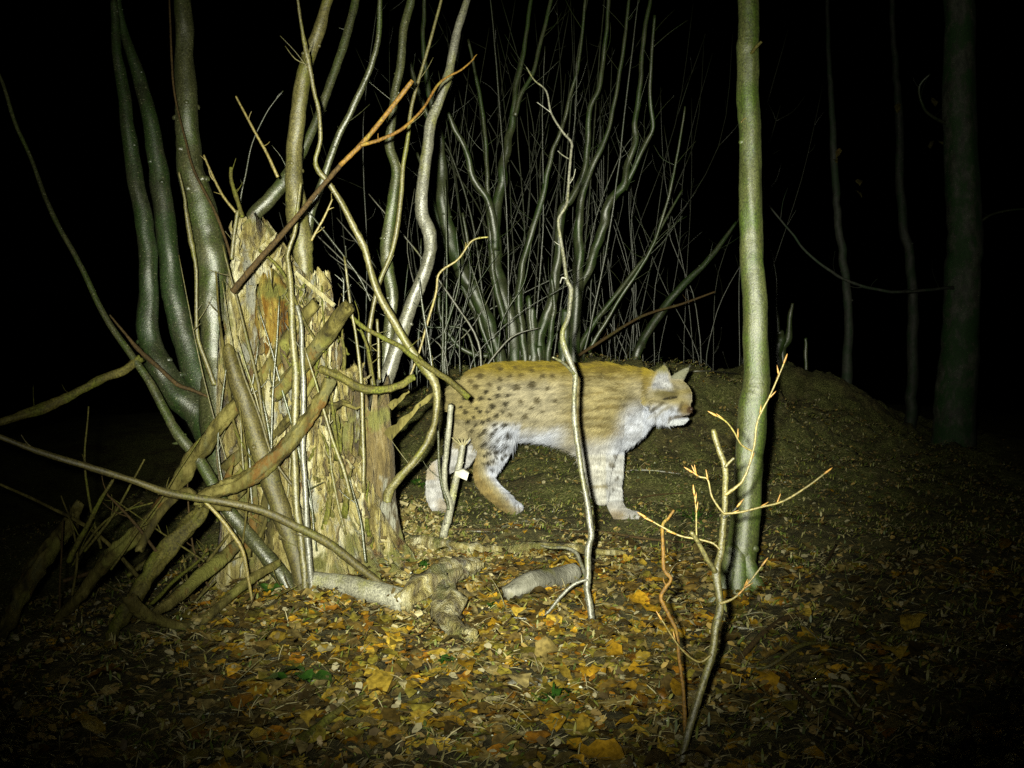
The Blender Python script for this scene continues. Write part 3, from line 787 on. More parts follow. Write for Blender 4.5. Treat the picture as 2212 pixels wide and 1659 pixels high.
# sharp individually visible twigs
for raw, d, mt, lab in (
    ([(600, 382, 3.4), (575, 330, 3), (553, 290, 2.8), (530, 245, 2.4), (510, 208, 2)], 2.9, 'yellowtwig', 'straight yellowish twig pointing up left against the black sky'),
    ([(510, 600, 2), (517, 450, 2), (530, 380, 1.8), (545, 310, 1.6), (575, 245, 1.4), (612, 196, 1.2)], 3.2, 'whip', 'hair thin upright twig crossing the straight yellowish twig'),
    ([(522, 470, 5), (508, 420, 5), (500, 390, 4), (499, 362, 4)], 2.9, 'moss_wood', 'stubby mossy branch end above the stump spike'),
    ([(510, 460, 3), (480, 420, 3), (455, 370, 2.6), (440, 335, 2)], 3.0, 'yellowtwig', 'mossy twig rising right beside the biggest left stem'),
    ([(500, 560, 4), (507, 500, 4), (513, 455, 4)], 2.88, 'pale', 'short pale rod in front of the stump spike'),
    ([(673, 520, 3), (700, 470, 2.4), (718, 430, 1.8)], 2.9, 'yellowtwig', 'small ochre twig forking off right of the pale curved stem'),
    ([(800, 650, 2), (770, 590, 2), (700, 500, 2), (660, 450, 1.4)], 3.0, 'whip', 'thin dark twig running up left above the sawn log'),
    ([(742, 655, 2), (742, 610, 2), (739, 600, 2)], 2.8, 'whip', 'tiny upright stub just over the sawn log end'),
    ([(810, 832, 3), (800, 780, 3), (790, 740, 3.4), (778, 712, 3)], 2.95, 'moss_wood', 'yellow mossy twig slanting left between the thin upright shoots'),
    ([(820, 820, 3.5), (818, 760, 3.5), (815, 690, 3)], 3.0, 'pale', 'short upright pale shoot before the crooked stem foot'),
    ([(885, 815, 2), (905, 760, 2.4), (940, 640, 2.6), (950, 590, 2.6), (990, 560, 2), (1020, 520, 2), (1055, 512, 1.5)], 3.15, 'yellowtwig', 'thin branching shoot arching right to a hooked tip'),
    ([(935, 805, 2.6), (925, 735, 2.6), (910, 650, 2.4), (905, 600, 2)], 3.1, 'whip', 'straight thin shoot just right of the crooked stem foot'),
    ([(700, 760, 3), (660, 700, 3), (610, 590, 3.5), (560, 540, 3)], 2.74, 'moss_wood', 'crooked brownish twig draped over the rusty heartwood'),
    ([(640, 1060, 3), (590, 990, 3.5), (560, 900, 3), (530, 820, 3), (510, 760, 2.5)], 2.7, 'brown_gloss', 'long dark vine like twig down the left face of the stump'),
):
    stem_thing('thin_twig', lab, 'twig', raw, d, d, M[mt], None, 7, .15, 3, 3, .6, twl=(.015, .05))

# ------------------------------------------------------------------ the big coppice behind the lynx
DB = 6.15
T2 = thing('hazel_coppice', V(1150, 770, DB), 'wide fan of many dark stems behind the lynx', 'coppiced tree')
far_stems = [
 [(925, -40, 4), (917, 0, 4), (915, 97, 5), (925, 190, 6), (948, 283, 8), (954, 350, 10), (957, 433, 13), (965, 487, 14), (984, 547, 15), (1006, 598, 15), (1037, 653, 14), (1062, 720, 14), (1085, 790, 15)],
 [(884, 133, 4), (905, 200, 5), (925, 255, 6), (948, 300, 7)],
 [(967, 243, 4), (985, 283, 6), (1004, 317, 6), (1020, 377, 7), (1050, 427, 8), (1062, 467, 9), (1072, 540, 9)],
 [(1152, -40, 4), (1147, 0, 4), (1130, 117, 5), (1114, 187, 6), (1110, 247, 7), (1098, 300, 9), (1087, 367, 10), (1080, 417, 11), (1071, 467, 12), (1072, 547, 13), (1078, 600, 14), (1096, 653, 15), (1107, 720, 15), (1115, 790, 16)],
 [(1196, -40, 3.5), (1190, 0, 4), (1170, 83, 4), (1150, 160, 4.4), (1124, 207, 5), (1112, 250, 6)],
 [(1266, -40, 3), (1264, 0, 3), (1250, 133, 3.4), (1230, 213, 4), (1214, 277, 4.5), (1194, 327, 5), (1181, 383, 5.5), (1164, 450, 6.5), (1137, 543, 7), (1120, 620, 8), (1125, 700, 9), (1135, 780, 9)],
 [(1316, -40, 4), (1315, 0, 4), (1307, 93, 4.4), (1294, 187, 5), (1274, 233, 6), (1270, 317, 6.5), (1257, 383, 7), (1232, 430, 8), (1214, 456, 9), (1207, 533, 10), (1201, 603, 10), (1186, 670, 11), (1167, 720, 13), (1163, 785, 13)],
 [(1362, -40, 3), (1359, 0, 3), (1347, 100, 4), (1330, 207, 4), (1310, 293, 5), (1276, 367, 6), (1258, 433, 8), (1250, 500, 10), (1252, 547, 11), (1246, 640, 12), (1240, 780, 13)],
 [(1408, -40, 4), (1405, 0, 4), (1390, 83, 5), (1381, 200, 5.5), (1372, 267, 6), (1375, 303, 6.5), (1357, 350, 7), (1349, 395, 8), (1317, 433, 10), (1304, 483, 10), (1284, 547, 10), (1268, 590, 10), (1244, 640, 11), (1231, 703, 12), (1222, 785, 12)],
 [(1414, 33, 3), (1408, 120, 3.5), (1404, 217, 4), (1411, 273, 4.6), (1390, 320, 5), (1360, 387, 5.5), (1349, 410, 6)],
 [(1474, 410, 2), (1427, 493, 3), (1398, 552, 4), (1384, 568, 4), (1337, 628, 5), (1284, 696, 5.5), (1248, 760, 7)],
 [(948, 640, 3), (950, 680, 4.5), (977, 733, 5), (1015, 763, 5.5), (1056, 768, 6)],
 [(1011, 85, 2.5), (1035, 200, 4), (1048, 300, 4.5), (1053, 400, 5), (1060, 520, 6), (1068, 600, 7), (1090, 700, 8)],
 [(1480, 230, 2), (1462, 340, 2.6), (1440, 440, 3), (1405, 540, 3.4), (1330, 660, 4), (1270, 760, 5)],
 [(900, 330, 3), (930, 420, 4), (960, 520, 5), (1000, 620, 6), (1040, 700, 7), (1070, 780, 8)],
 [(1000, 460, 3), (1015, 560, 4), (1024, 640, 5), (1046, 720, 6), (1070, 785, 7)],
 [(1192, 600, 4), (1197, 660, 5), (1188, 720, 6), (1182, 785, 7)],
]
for raw in far_stems:
    if raw[-1][1] > 775 or raw[-1][1] == 770: raw = raw + [(raw[-1][0], 850, raw[-1][2])]
    dj = random.uniform(-.25, .2)
    stem_part(T2, raw, DB+dj, DB+dj*.3, M['far'], 12, .13, 9, 9, .5, twl=(.05, .3))
for raw in ([(1150, 665, 8), (1152, 720, 10), (1150, 790, 12)], [(1222, 670, 9), (1218, 730, 10), (1215, 790, 11)], [(1160, 750, 9), (1165, 800, 10)], [(1140, 640, 5), (1145, 700, 7), (1145, 785, 8)]):
    stem_part(T2, raw, DB-.15, DB-.15, M['far'], 10, .25, 0, 0, .5, 'stub')
# long thin shoots of the same stool
for k in range(15):
    x0 = random.uniform(1040, 1280); x1 = x0 + (x0-1150)*random.uniform(.2, 1.7) + random.gauss(0, 35)
    y1 = random.uniform(-30, 330)
    r = random.uniform(1.3, 2.6)
    dj = random.uniform(-.3, .4)
    xm = x0 + (x1-x0)*random.uniform(.25, .5)
    stem_part(T2, [(x1, y1, r*.6), (x1+(xm-x1)*.4+random.gauss(0, 9), y1+(400-y1)*.5, r*.9), (xm+random.gauss(0, 8), 500, r), (x0, 785, r*1.4)], DB+dj, DB, M['whip'], 6, .12, 3, 0, .8, 'shoot', twl=(.05, .22))

# mossy leaning stem to the right and crossing twig
stem_thing('leaning_pole', 'mossy leaning stem on the bank right of the stem fan', 'stem', [(1590, 480, 3), (1535, 555, 6), (1470, 622, 8), (1420, 685, 9), (1385, 745, 10), (1372, 780, 10), (1366, 850, 11)], 6.9, 6.7, M['hazel_dark'], None, 10, .12, 5, 4, twl=(.05, .3))
stem_thing('dark_twig', 'long dark twig reaching right across the bank above the lynx shoulder', 'twig', [(1250, 768, 4), (1304, 733, 3.4), (1387, 683, 3), (1474, 656, 2.6), (1545, 630, 2)], 5.9, 6.0, M['darkorange'], None, 6, .12, 3, 0, twl=(.05, .1))

# thickets farther back: bundles of thin whips
def whip_shrub(x0, y0, d, n, spread, top, label, rmax=2.2):
    root = thing('whip_thicket', V(x0, y0, d), label, 'shrub', 'thickets of thin whips in the dark behind')
    for _ in range(n):
        bx = x0 + random.gauss(0, spread*.75); tx = bx + random.gauss(0, spread*1.3)
        ty = random.uniform(top, top+330)
        r = random.uniform(.8, rmax)
        mb_ = MB()
        c = tube(mb_, path([(tx, ty, r*.5), ((tx*2+bx)/3+random.gauss(0, 24), ty+(y0-ty)*.35, r*.8), ((tx+bx*2)/3+random.gauss(0, 13), ty+(y0-ty)*.7, r), (bx, y0, r*1.2), (bx, y0+110, r*1.3)], d+random.uniform(-.3, .3), d), 5, 4, .12, .8)
        twigs(mb_, c, 5, .08, .35, .0014)
        mb_.build('whip', M['whip'], parent=root)
whip_shrub(930, 780, 7.2, 10, 75, -40, 'thicket of thin whips left of the stem fan', 2)
whip_shrub(1050, 775, 7.8, 14, 90, -40, 'thicket of thin whips behind the left half of the stem fan', 2)
whip_shrub(1180, 770, 8.2, 16, 100, -40, 'thicket of thin whips behind the middle of the stem fan', 2)
whip_shrub(1320, 765, 8.2, 18, 110, -20, 'thicket of thin whips behind the right half of the stem fan', 2)
whip_shrub(1440, 765, 9.0, 13, 95, 60, 'thicket of thin whips above the lynx head', 1.8)
whip_shrub(820, 800, 7.8, 6, 80, 250, 'faint thicket of thin whips between the stump and the crooked stem', 1.8)
# tangle of thin crossing branches between the stump and the fan
t = thing('bramble_tangle', V(980, 790, 5.4), 'tangle of thin crossing branches left of the stem fan, above the lynx rump', 'shrub')
for k in range(26):
    x0 = random.uniform(850, 1090); y0 = random.uniform(690, 800)
    a_ = random.choice([random.gauss(.9, .35), random.gauss(2.2, .35), random.gauss(1.5, .3)])
    L = random.uniform(110, 380); r = random.uniform(.9, 2.4); dd = random.uniform(4.9, 6.4)
    x1 = x0 + math.cos(a_)*L; y1 = y0 - math.sin(a_)*L
    stem_part(t, [(x1, y1, r*.5), ((x0+x1)/2+random.gauss(0, 14), (y0+y1)/2+random.gauss(0, 10), r), (x0, y0, r*1.2), (x0-math.cos(a_)*25, 810, r*1.3)], dd, dd, random.choice([M['whip'], M['far'], M['silver']]), 6, .14, 2, 0, 1.0, 'branch', twl=(.03, .16))
# snag stump with sticks on the far mound
t = thing('snag', V(1680, 750, 8.0), 'little broken snag with upright sticks on the far mound right of the pale trunk', 'stump')
for raw in ([(1680, 758, 13), (1684, 735, 12), (1680, 715, 8)], [(1712, 655, 3), (1706, 690, 5), (1700, 735, 8), (1690, 760, 9)], [(1676, 660, 3), (1680, 700, 4), (1684, 760, 5)], [(1740, 730, 3), (1741, 758, 4)], [(1656, 640, 2), (1662, 700, 3), (1672, 760, 4)]):
    raw = raw + [(raw[-1][0], 840, raw[-1][2])] if raw[0][1] < raw[-1][1] else [(raw[0][0], 840, raw[0][2])] + raw
    stem_part(t, raw, 8.0, 8.0, M['far'], 8, .2, 0, 0, .5, 'stick')

# ------------------------------------------------------------------ trees to the right
t = thing('young_beech', V(1592, 1266, 2.85), 'smooth olive green young trunk standing right of the lynx head', 'tree')
mb = MB()
c = tube(mb, path([(1612, -200, 20), (1616, 0, 22), (1616, 80, 23), (1613, 110, 24), (1617, 200, 23), (1619, 267, 23.5), (1621, 380, 24), (1624, 500, 24.5), (1626, 560, 25), (1631, 680, 26), (1634, 800, 27), (1633, 840, 29), (1627, 880, 31), (1623, 950, 31), (1618, 1020, 30.5), (1614, 1080, 31), (1606, 1150, 33), (1599, 1210, 36), (1594, 1250, 42), (1592, 1290, 52)], 2.95, 2.85), 36, 10, .06, .12, nf=.6)
knots(mb, c, 9)
mb.build('trunk', M['beech'], parent=t)
stem_part(t, [(1622, 117, 4), (1632, 103, 4), (1645, 90, 3)], 2.9, 2.86, M['moss_wood'], 7, .1, 0, 0, 0, 'branch_stub')
stem_part(t, [(1620, 254, 1), (1609, 256, 1), (1601, 264, 1.6)], 2.9, 2.88, M['yellowtwig'], 5, .1, 0, 0, 0, 'branch_stub')
for raw in ([(1584, 1180, 20), (1574, 1240, 24), (1556, 1282, 18), (1530, 1302, 8)], [(1606, 1180, 20), (1622, 1245, 20), (1648, 1275, 10)], [(1594, 1190, 24), (1594, 1250, 26), (1590, 1300, 16)]):
    mb = MB(); tube(mb, path(raw, 2.84, 2.80), 12, 6, .1); mb.build('root', M['beech'], parent=t)

g = G(2050, 1040)
t = thing('old_beech', V(2050, 1040, 7), 'thick dark mossy trunk at the far right, pale blotches at its foot', 'tree')
mb = MB()
tube(mb, path([(2066, -100, 28), (2071, 0, 30), (2074, 250, 33), (2083, 500, 36), (2081, 600, 37), (2078, 700, 37), (2070, 810, 41), (2064, 900, 43), (2058, 970, 46), (2050, 1040, 54), (2046, 1075, 66), (2045, 1130, 80)], 7.0, 7.0), 30, 8, .07, .1, nf=.6)
mb.build('trunk', M['bigbeech'], parent=t)
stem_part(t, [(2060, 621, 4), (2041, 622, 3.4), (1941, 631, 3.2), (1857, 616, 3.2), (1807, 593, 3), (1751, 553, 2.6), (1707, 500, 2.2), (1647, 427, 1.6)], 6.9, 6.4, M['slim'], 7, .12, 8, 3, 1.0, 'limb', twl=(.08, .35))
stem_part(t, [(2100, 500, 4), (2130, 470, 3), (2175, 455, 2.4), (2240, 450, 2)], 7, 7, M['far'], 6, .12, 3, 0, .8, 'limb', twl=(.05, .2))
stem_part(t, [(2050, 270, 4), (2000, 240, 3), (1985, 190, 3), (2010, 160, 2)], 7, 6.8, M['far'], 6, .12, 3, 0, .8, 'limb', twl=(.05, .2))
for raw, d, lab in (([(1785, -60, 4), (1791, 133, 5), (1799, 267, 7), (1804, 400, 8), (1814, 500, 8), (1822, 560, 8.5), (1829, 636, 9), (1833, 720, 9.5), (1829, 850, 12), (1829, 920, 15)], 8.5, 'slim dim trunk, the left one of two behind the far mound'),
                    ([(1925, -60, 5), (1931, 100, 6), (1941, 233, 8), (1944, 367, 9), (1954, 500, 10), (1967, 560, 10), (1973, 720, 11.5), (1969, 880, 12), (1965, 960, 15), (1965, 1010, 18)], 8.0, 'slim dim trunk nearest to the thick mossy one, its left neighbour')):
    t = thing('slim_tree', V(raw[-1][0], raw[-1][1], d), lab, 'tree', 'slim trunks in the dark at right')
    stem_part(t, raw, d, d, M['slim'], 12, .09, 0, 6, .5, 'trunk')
    # withered leaves still hanging
    for _ in range(4):
        mb = MB()
        p = V(raw[3][0]+random.uniform(-10, 110), raw[3][1]+random.uniform(-150, 60), d-.3)
        vs, fs = leaf_verts(p, .07, .022, random.uniform(0, 6), random.uniform(-1.5, 1.5), .4, .1, False)
        mb.add(vs, fs)
        mb.build('hanging_leaf', M['log'], parent=t)

# ------------------------------------------------------------------ slender foreground saplings
stem_thing('sapling', 'slender silvery sapling rising in front of the lynx shoulder', 'sapling',
    [(1137, 145, 1.2), (1154, 173, 1.5), (1180, 197, 1.8), (1190, 243, 2.1), (1214, 283, 2.4), (1234, 307, 2.8), (1234, 327, 2.8), (1229, 383, 2.8), (1224, 440, 3), (1207, 473, 3.2), (1210, 510, 3.4), (1217, 553, 3.6), (1224, 603, 4), (1234, 625, 5), (1231, 655, 5), (1227, 686, 5), (1214, 720, 5.5), (1220, 753, 7), (1234, 786, 6), (1243, 815, 6), (1240, 853, 5.5), (1240, 903, 5.5), (1247, 953, 6), (1257, 1020, 6), (1270, 1086, 6.4), (1274, 1123, 6.6), (1277, 1156, 7), (1270, 1190, 7), (1270, 1240, 7.5), (1267, 1273, 7), (1274, 1313, 7.4), (1284, 1373, 8), (1288, 1390, 9)], 2.75, 2.42, M['silver'], None, 10, .13, 10, 26, .3, twl=(.01, .035),
    extra=[([(1240, 808, 4), (1225, 792, 3.4), (1210, 780, 3), (1194, 772, 2.2)], 2.55, 2.5),
           ([(1267, 1250, 4.4), (1254, 1215, 4), (1244, 1193, 4), (1220, 1183, 3.4), (1190, 1183, 3), (1168, 1178, 2.4)], 2.46, 2.6),
           ([(1268, 1252, 4), (1240, 1262, 4), (1210, 1290, 4), (1180, 1325, 3.4), (1150, 1336, 3), (1110, 1334, 2)], 2.45, 2.45),
           ([(1190, 243, 1.2), (1175, 232, 1), (1160, 221, .8)], 2.7, 2.7), ([(1228, 343, 1.6), (1215, 335, 1.2), (1205, 326, 1)], 2.68, 2.66), ([(1227, 400, 1.4), (1238, 385, 1.2), (1243, 365, .9)], 2.68, 2.66),
           ([(1224, 603, 2.2), (1214, 600, 2), (1210, 612, 1.4)], 2.6, 2.6)])

NS = thing('beech_sapling', G(1481, 1640), 'pale forked sapling with orange buds in front of the olive trunk', 'sapling')
nd = 1.72
stem_part(NS, [(1468, 1690, 9), (1474, 1640, 8.5), (1481, 1606, 8), (1494, 1556, 8), (1517, 1479, 8.5), (1537, 1413, 8.5), (1546, 1356, 8.5), (1556, 1306, 9), (1547, 1239, 9), (1557, 1189, 7.5), (1563, 1123, 7), (1566, 1070, 6.5), (1566, 1010, 6.5), (1551, 966, 6), (1541, 928, 6)], 1.62, 1.8, M['pale'], 12, .14, 0, 16, .25, 'stem',
    extra=[([(1567, 1008, 4), (1576, 998, 3), (1585, 990, 3)], 1.76, 1.76), ([(1545, 1236, 6), (1526, 1205, 5.4), (1508, 1170, 5), (1494, 1150, 5)], 1.72, 1.7)])
def budtwig(raw, d, tips=True, n=3, mat='yellowtwig'):
    stem_part(NS, raw, d, d+random.uniform(-.04, .04), M[mat], 6, .1, 0, 0, .4, 'twig')
    sp = catmull(path(raw, d), 4)
    for i in [len(sp)-1] + [random.randint(len(sp)//3, len(sp)-2) for _ in range(n)]:
        p = sp[i][0]; dr = (sp[i][0]-sp[i-1][0]).normalized()
        if i < len(sp)-1: dr = (dr + Vector((random.uniform(-.8, .8), random.uniform(-.3, .3), random.uniform(0, .6)))).normalized()
        r = .0021 if i == len(sp)-1 else .0016
        mb = MB()
        tube(mb, [(p, r*.6), (p+dr*.006, r), (p+dr*.013, r*.75), (p+dr*.019, r*.15)], 6, 2, .05, cap='round')
        mb.build('bud', M['bud'], parent=NS)
budtwig([(1566, 1070, 4), (1590, 1052, 3.4), (1603, 1040, 3), (1617, 1010, 2.8), (1630, 960, 2.4), (1635, 915, 2.2), (1650, 880, 2), (1664, 853, 2), (1687, 800, 1.8), (1693, 785, 1.6)], 1.76, n=5)
budtwig([(1563, 1110, 3), (1600, 1106, 2.6), (1641, 1096, 2.6), (1691, 1083, 2.4), (1741, 1053, 2.2), (1780, 1024, 2)], 1.74, n=5)
budtwig([(1625, 975, 2), (1601, 960, 2), (1587, 935, 1.8), (1570, 912, 1.6), (1549, 899, 1.4)], 1.76, n=3)
budtwig([(1563, 1108, 2.6), (1554, 1098, 2.4), (1537, 1070, 2.2), (1529, 1036, 2), (1512, 1030, 1.8), (1497, 1021, 1.6)], 1.74, n=4)
budtwig([(1555, 1188, 2.6), (1540, 1174, 2.4), (1507, 1165, 2.2), (1470, 1158, 2.2), (1430, 1138, 2), (1396, 1118, 1.8)], 1.72, n=2)
budtwig([(1505, 1163, 2), (1504, 1130, 1.8), (1504, 1106, 1.8), (1500, 1070, 1.6)], 1.72, n=2)
budtwig([(1556, 1304, 4), (1587, 1291, 2.6), (1614, 1263, 2.4), (1645, 1223, 2)], 1.7, n=4)
budtwig([(1563, 1118, 3), (1580, 1108, 2.4), (1592, 1095, 2)], 1.74, n=1, mat='silver')
budtwig([(1537, 1413, 3), (1510, 1430, 2.4), (1470, 1400, 2), (1430, 1340, 1.6)], 1.68, n=2)
stem_thing('orange_sapling', 'thin crooked orange barked shoot just left of the pale forked sapling', 'shoot',
    [(1456, 1102, 2.4), (1443, 1120, 3), (1431, 1136, 3.4), (1432, 1190, 4), (1434, 1230, 4), (1449, 1250, 4), (1438, 1268, 4), (1427, 1288, 4.4), (1433, 1306, 4.4), (1447, 1333, 4), (1462, 1368, 4), (1467, 1423, 4), (1474, 1473, 4), (1477, 1506, 4), (1480, 1570, 5), (1484, 1610, 5)], 1.78, 1.74, M['orange'], None, 8, .14, 4, 12, .3, twl=(.01, .03))
# cut shoots in front of the lynx's hind legs
t = thing('cut_shoot', G(952, 1160), 'pale cut shoot with frayed top and white tape scrap before the hind legs', 'shoot')
stem_part(t, [(1000, 960, 6), (996, 985, 7), (990, 1012, 7.5), (980, 1060, 8), (970, 1110, 8.5), (958, 1158, 9)], 3.45, 3.5, M['white'], 10, .08, 0, 4, .2)
mb = MB()
for a in (-.35, -.1, .15, .4, -.6): tube(mb, [(V(1000, 966, 3.45), .004), (V(1000+a*22, 955, 3.44), .003), (V(1000+a*40, 945, 3.44), .0015)], 5, 3, .2)
mb.build('frayed_end', M['cut'], parent=t)
mb = MB()
A = V(1001, 1024, 3.42)
vs = [A+Vector(v) for v in ((-.028, -.012, .010), (.000, -.018, .018), (.020, -.018, .006), (.012, -.018, -.020), (-.012, -.016, -.010), (-.03, -.008, -.006))]
vs += [v+Vector((0, .012, .002)) for v in vs]
mb.add(vs, [(5, 4, 3, 2, 1, 0)] + [(6, 7, 8, 9, 10, 11)] + [(i, (i+1) % 6, (i+1) % 6+6, i+6) for i in range(6)])
mb.build('tape_scrap', M['tape'], parent=t, smooth=False)
stem_thing('cut_shoot', 'upright cut shoot left of the one with white tape', 'shoot', [(974, 874, 6), (970, 920, 6), (965, 970, 6), (960, 1020, 6), (962, 1060, 7), (972, 1090, 7), (966, 1130, 8)], 3.4, 3.48, M['white'], None, 9, .1, 0, 6)
stem_thing('cut_shoot', 'thinnest grey shoot, leftmost of the ones before the hind legs', 'shoot', [(943, 895, 2.4), (946, 940, 2.8), (948, 1000, 3), (955, 1050, 3.4), (966, 1085, 4), (968, 1100, 4)], 3.4, 3.46, M['hazel'], None, 7, .1, 1, 2)

# ------------------------------------------------------------------ wood lying on the ground
def ground_path(raw, lift=0.0):
    out = []
    for x, y, r in raw:
        p = G(x, y)
        d = (p-C0).dot(FW)
        rr = r*d/FV
        out.append((p + Vector((0, 0, rr*.8+lift+.006)), rr))
    return out
def ground_stick(name, label, cat, raw, mat, sides=10, rough=.15, lift=0., tw=0, flat=1.0, group=None):
    mb = MB(); pts = ground_path(raw, lift)
    c = tube(mb, pts, sides, 6, rough, .2, flat=flat)
    if tw: twigs(mb, c, tw, .03, .1)
    return tag(mb.build(name, mat, origin=pts[0][0]), label, cat, group)
ground_stick('cut_log', 'short mossy cut log on the litter at the stump foot', 'log', [(682, 1285, 22), (740, 1302, 24), (800, 1322, 24), (866, 1338, 24)], M['white'], 18, .08, .022)
ground_stick('rotten_log', 'crumbling yellowish forked log end beside the cut log', 'log', [(868, 1345, 22), (915, 1318, 28), (955, 1288, 26), (1000, 1262, 20), (1035, 1240, 12)], M['rot'], 22, .34, .02)
ground_stick('rotten_chunk', 'lumpy crumbling wood chunk below the forked log end', 'wood chunk', [(945, 1300, 24), (965, 1345, 32), (975, 1385, 22), (1025, 1410, 10)], M['rot'], 20, .38, .015)
ground_stick('bark_slab', 'grey smooth slab of wood half buried in leaves', 'wood slab', [(1095, 1318, 16), (1150, 1300, 22), (1200, 1278, 24), (1240, 1262, 20)], M['greywood'], 16, .12, .015)
ground_stick('bark_slab', 'long pale strip of rotten wood lying behind the grey slab', 'wood slab', [(830, 1175, 10), (920, 1195, 14), (1000, 1205, 13), (1080, 1200, 11), (1170, 1210, 12), (1350, 1212, 6)], M['rot'], 16, .38, .015)
ground_stick('bark_slab', 'pale flake of wood in the leaves, mid foreground', 'wood slab', [(1090, 1490, 6), (1130, 1485, 11), (1190, 1488, 9)], M['greywood'], 10, .3)
ground_stick('wood_chip', 'narrow pale chip standing out below the lumpy chunk', 'wood chip', [(1004, 1350, 10), (1020, 1400, 9)], M['cut'], 8, .3)
ground_stick('fallen_twig', 'light curved twig lying behind the frayed shoot', 'twig', [(975, 1150, 3), (1050, 1148, 3), (1110, 1138, 3.4), (1170, 1128, 2.6)], M['silver'], 7, .12)
ground_stick('fallen_twig', 'dark bowed twig on the moss under the lynx belly', 'twig', [(970, 1158, 2), (1080, 1152, 2.6), (1170, 1146, 3), (1230, 1158, 3), (1300, 1178, 3), (1400, 1182, 3), (1500, 1186, 2)], M['darkorange'], 7, .12, .01)
ground_stick('fallen_twig', 'pale straight twig behind the front paws', 'twig', [(1340, 1014, 2.4), (1400, 1022, 2.4), (1470, 1032, 1.8)], M['silver'], 6, .1)
ground_stick('fallen_twig', 'white glinting twig on the bank right of the lynx head', 'twig', [(1475, 822, 1.6), (1530, 820, 2), (1600, 824, 1.6)], M['silver'], 6, .1, .03)
ground_stick('fallen_branch', 'black branch slanting over the litter right of the forked sapling', 'branch', [(1590, 1445, 6), (1640, 1405, 6.5), (1700, 1375, 6), (1745, 1362, 4)], M['darkorange'], 8, .15, .015, 2)
ground_stick('fallen_branch', 'thin dark branch rising to the right from the olive trunk foot', 'branch', [(1690, 1300, 3), (1740, 1268, 3.4), (1780, 1240, 3), (1806, 1205, 2.6)], M['darkorange'], 7, .12, .02)
ground_stick('fallen_branch', 'long thin branch across the right foreground under the black branch', 'branch', [(1570, 1440, 3), (1650, 1438, 4), (1740, 1425, 4.8), (1850, 1400, 4.6), (1960, 1385, 4), (2080, 1420, 4), (2200, 1450, 4)], M['brown_gloss'], 8, .12, .012, 4)
ground_stick('fallen_branch', 'pale twig end on the leaves right of the forked sapling', 'branch', [(1582, 1350, 5), (1620, 1356, 5), (1680, 1362, 4), (1735, 1372, 2)], M['silver'], 8, .2)
ground_stick('fallen_branch', 'dark crooked branch crossing the pale leaf at lower right', 'branch', [(1680, 1480, 5), (1720, 1530, 6), (1775, 1572, 6), (1840, 1605, 6), (1880, 1640, 5)], M['darkorange'], 8, .15, .02, 3)
ground_stick('fallen_branch', 'pale arched grass stalk at lower right', 'stalk', [(1775, 1513, 2.6), (1820, 1520, 3), (1855, 1540, 3), (1885, 1560, 2)], M['cut'], 7, .1, .02)
ground_stick('fallen_twig', 'dark thin arched twig in the bottom middle litter', 'twig', [(890, 1608, 2.6), (930, 1575, 3), (975, 1556, 3), (1030, 1568, 2.6), (1060, 1590, 2)], M['darkorange'], 6, .12, .01)
ground_stick('fallen_twig', 'long dark twig curving up right below the lumpy chunk', 'twig', [(870, 1430, 2), (930, 1425, 2.2), (1000, 1408, 2.2), (1060, 1380, 2), (1110, 1350, 1.6)], M['darkorange'], 6, .12, .01)
ground_stick('fallen_twig', 'white glinting twig in the dark at lower left', 'twig', [(312, 1412, 2), (362, 1392, 2.6), (385, 1370, 3), (425, 1330, 3)], M['silver'], 6, .12, .01)
ground_stick('dry_blade', 'broad dry curled blade on the ground at bottom centre left', 'blade', [(590, 1655, 12), (640, 1620, 15), (680, 1590, 12), (740, 1555, 8), (830, 1500, 3)], M['moss_wood'], 8, .2, .0)
ground_stick('fallen_twig', 'pale reddish twig beside the bottom left leaves', 'twig', [(570, 1440, 1.6), (610, 1428, 2), (660, 1422, 1.6)], M['silver'], 6, .12)
for k in range(46):
    x = random.uniform(300, 2150); y = random.uniform(1060, 1640)
    if 1200 < x < 1350 and y < 1300: continue
    a = random.gauss(0, .5); L = random.uniform(40, 150)
    pts = [(x, y, random.uniform(1, 2.2)), (x+L*.5*math.cos(a), y-L*.3*math.sin(a)+random.gauss(0, 6), random.uniform(1, 2.2)), (x+L*math.cos(a), y-L*.6*math.sin(a), .8)]
    pts = [(px, min(max(py, 1010), 1650), r) for px, py, r in pts]
    ground_stick('litter_twig', 'thin loose twig lying in the leaf litter', 'twig', pts, random.choice([M['darkorange'], M['pale'], M['brown_gloss'], M['darkorange'], M['hazel']]), 5, .12, .008, 1, group='loose twigs in the leaf litter')

# bracket fungus, green plants
def leafplant(name, label, cat, x, y, n, L, W, spread, mat, up=.5, group=None):
    g = G(x, y)
    root = thing(name, g, label, cat, group)
    for _ in range(n):
        a = random.uniform(0, 6.28); r = random.uniform(0, spread)
        p = g + Vector((math.cos(a)*r, math.sin(a)*r, random.uniform(.012, .035)))
        m_ = MB()
        vs, fs = leaf_verts(p, L*random.uniform(.7, 1.2), W, a, up*random.uniform(-.3, 1), .25, .12, False)
        m_.add(vs, fs)
        m_.build('leaf', mat, parent=root)
leafplant('ivy_sprig', 'dark green ivy leaves, the lower left sprig', 'plant', 645, 1500, 5, .065, .022, .05, M['ivy'], .5)
leafplant('ivy_sprig', 'small green leaf pair at the left of the cut log', 'plant', 590, 1310, 6, .03, .010, .05, M['ivy'], .6)
leafplant('ivy_sprig', 'green leaves between the stump root and the forked log end', 'plant', 915, 1240, 7, .045, .013, .05, M['ivy'], .8)
leafplant('ivy_sprig', 'tiny green leaf beside the grey slab', 'plant', 1060, 1322, 3, .025, .010, .02, M['ivy'], .3)
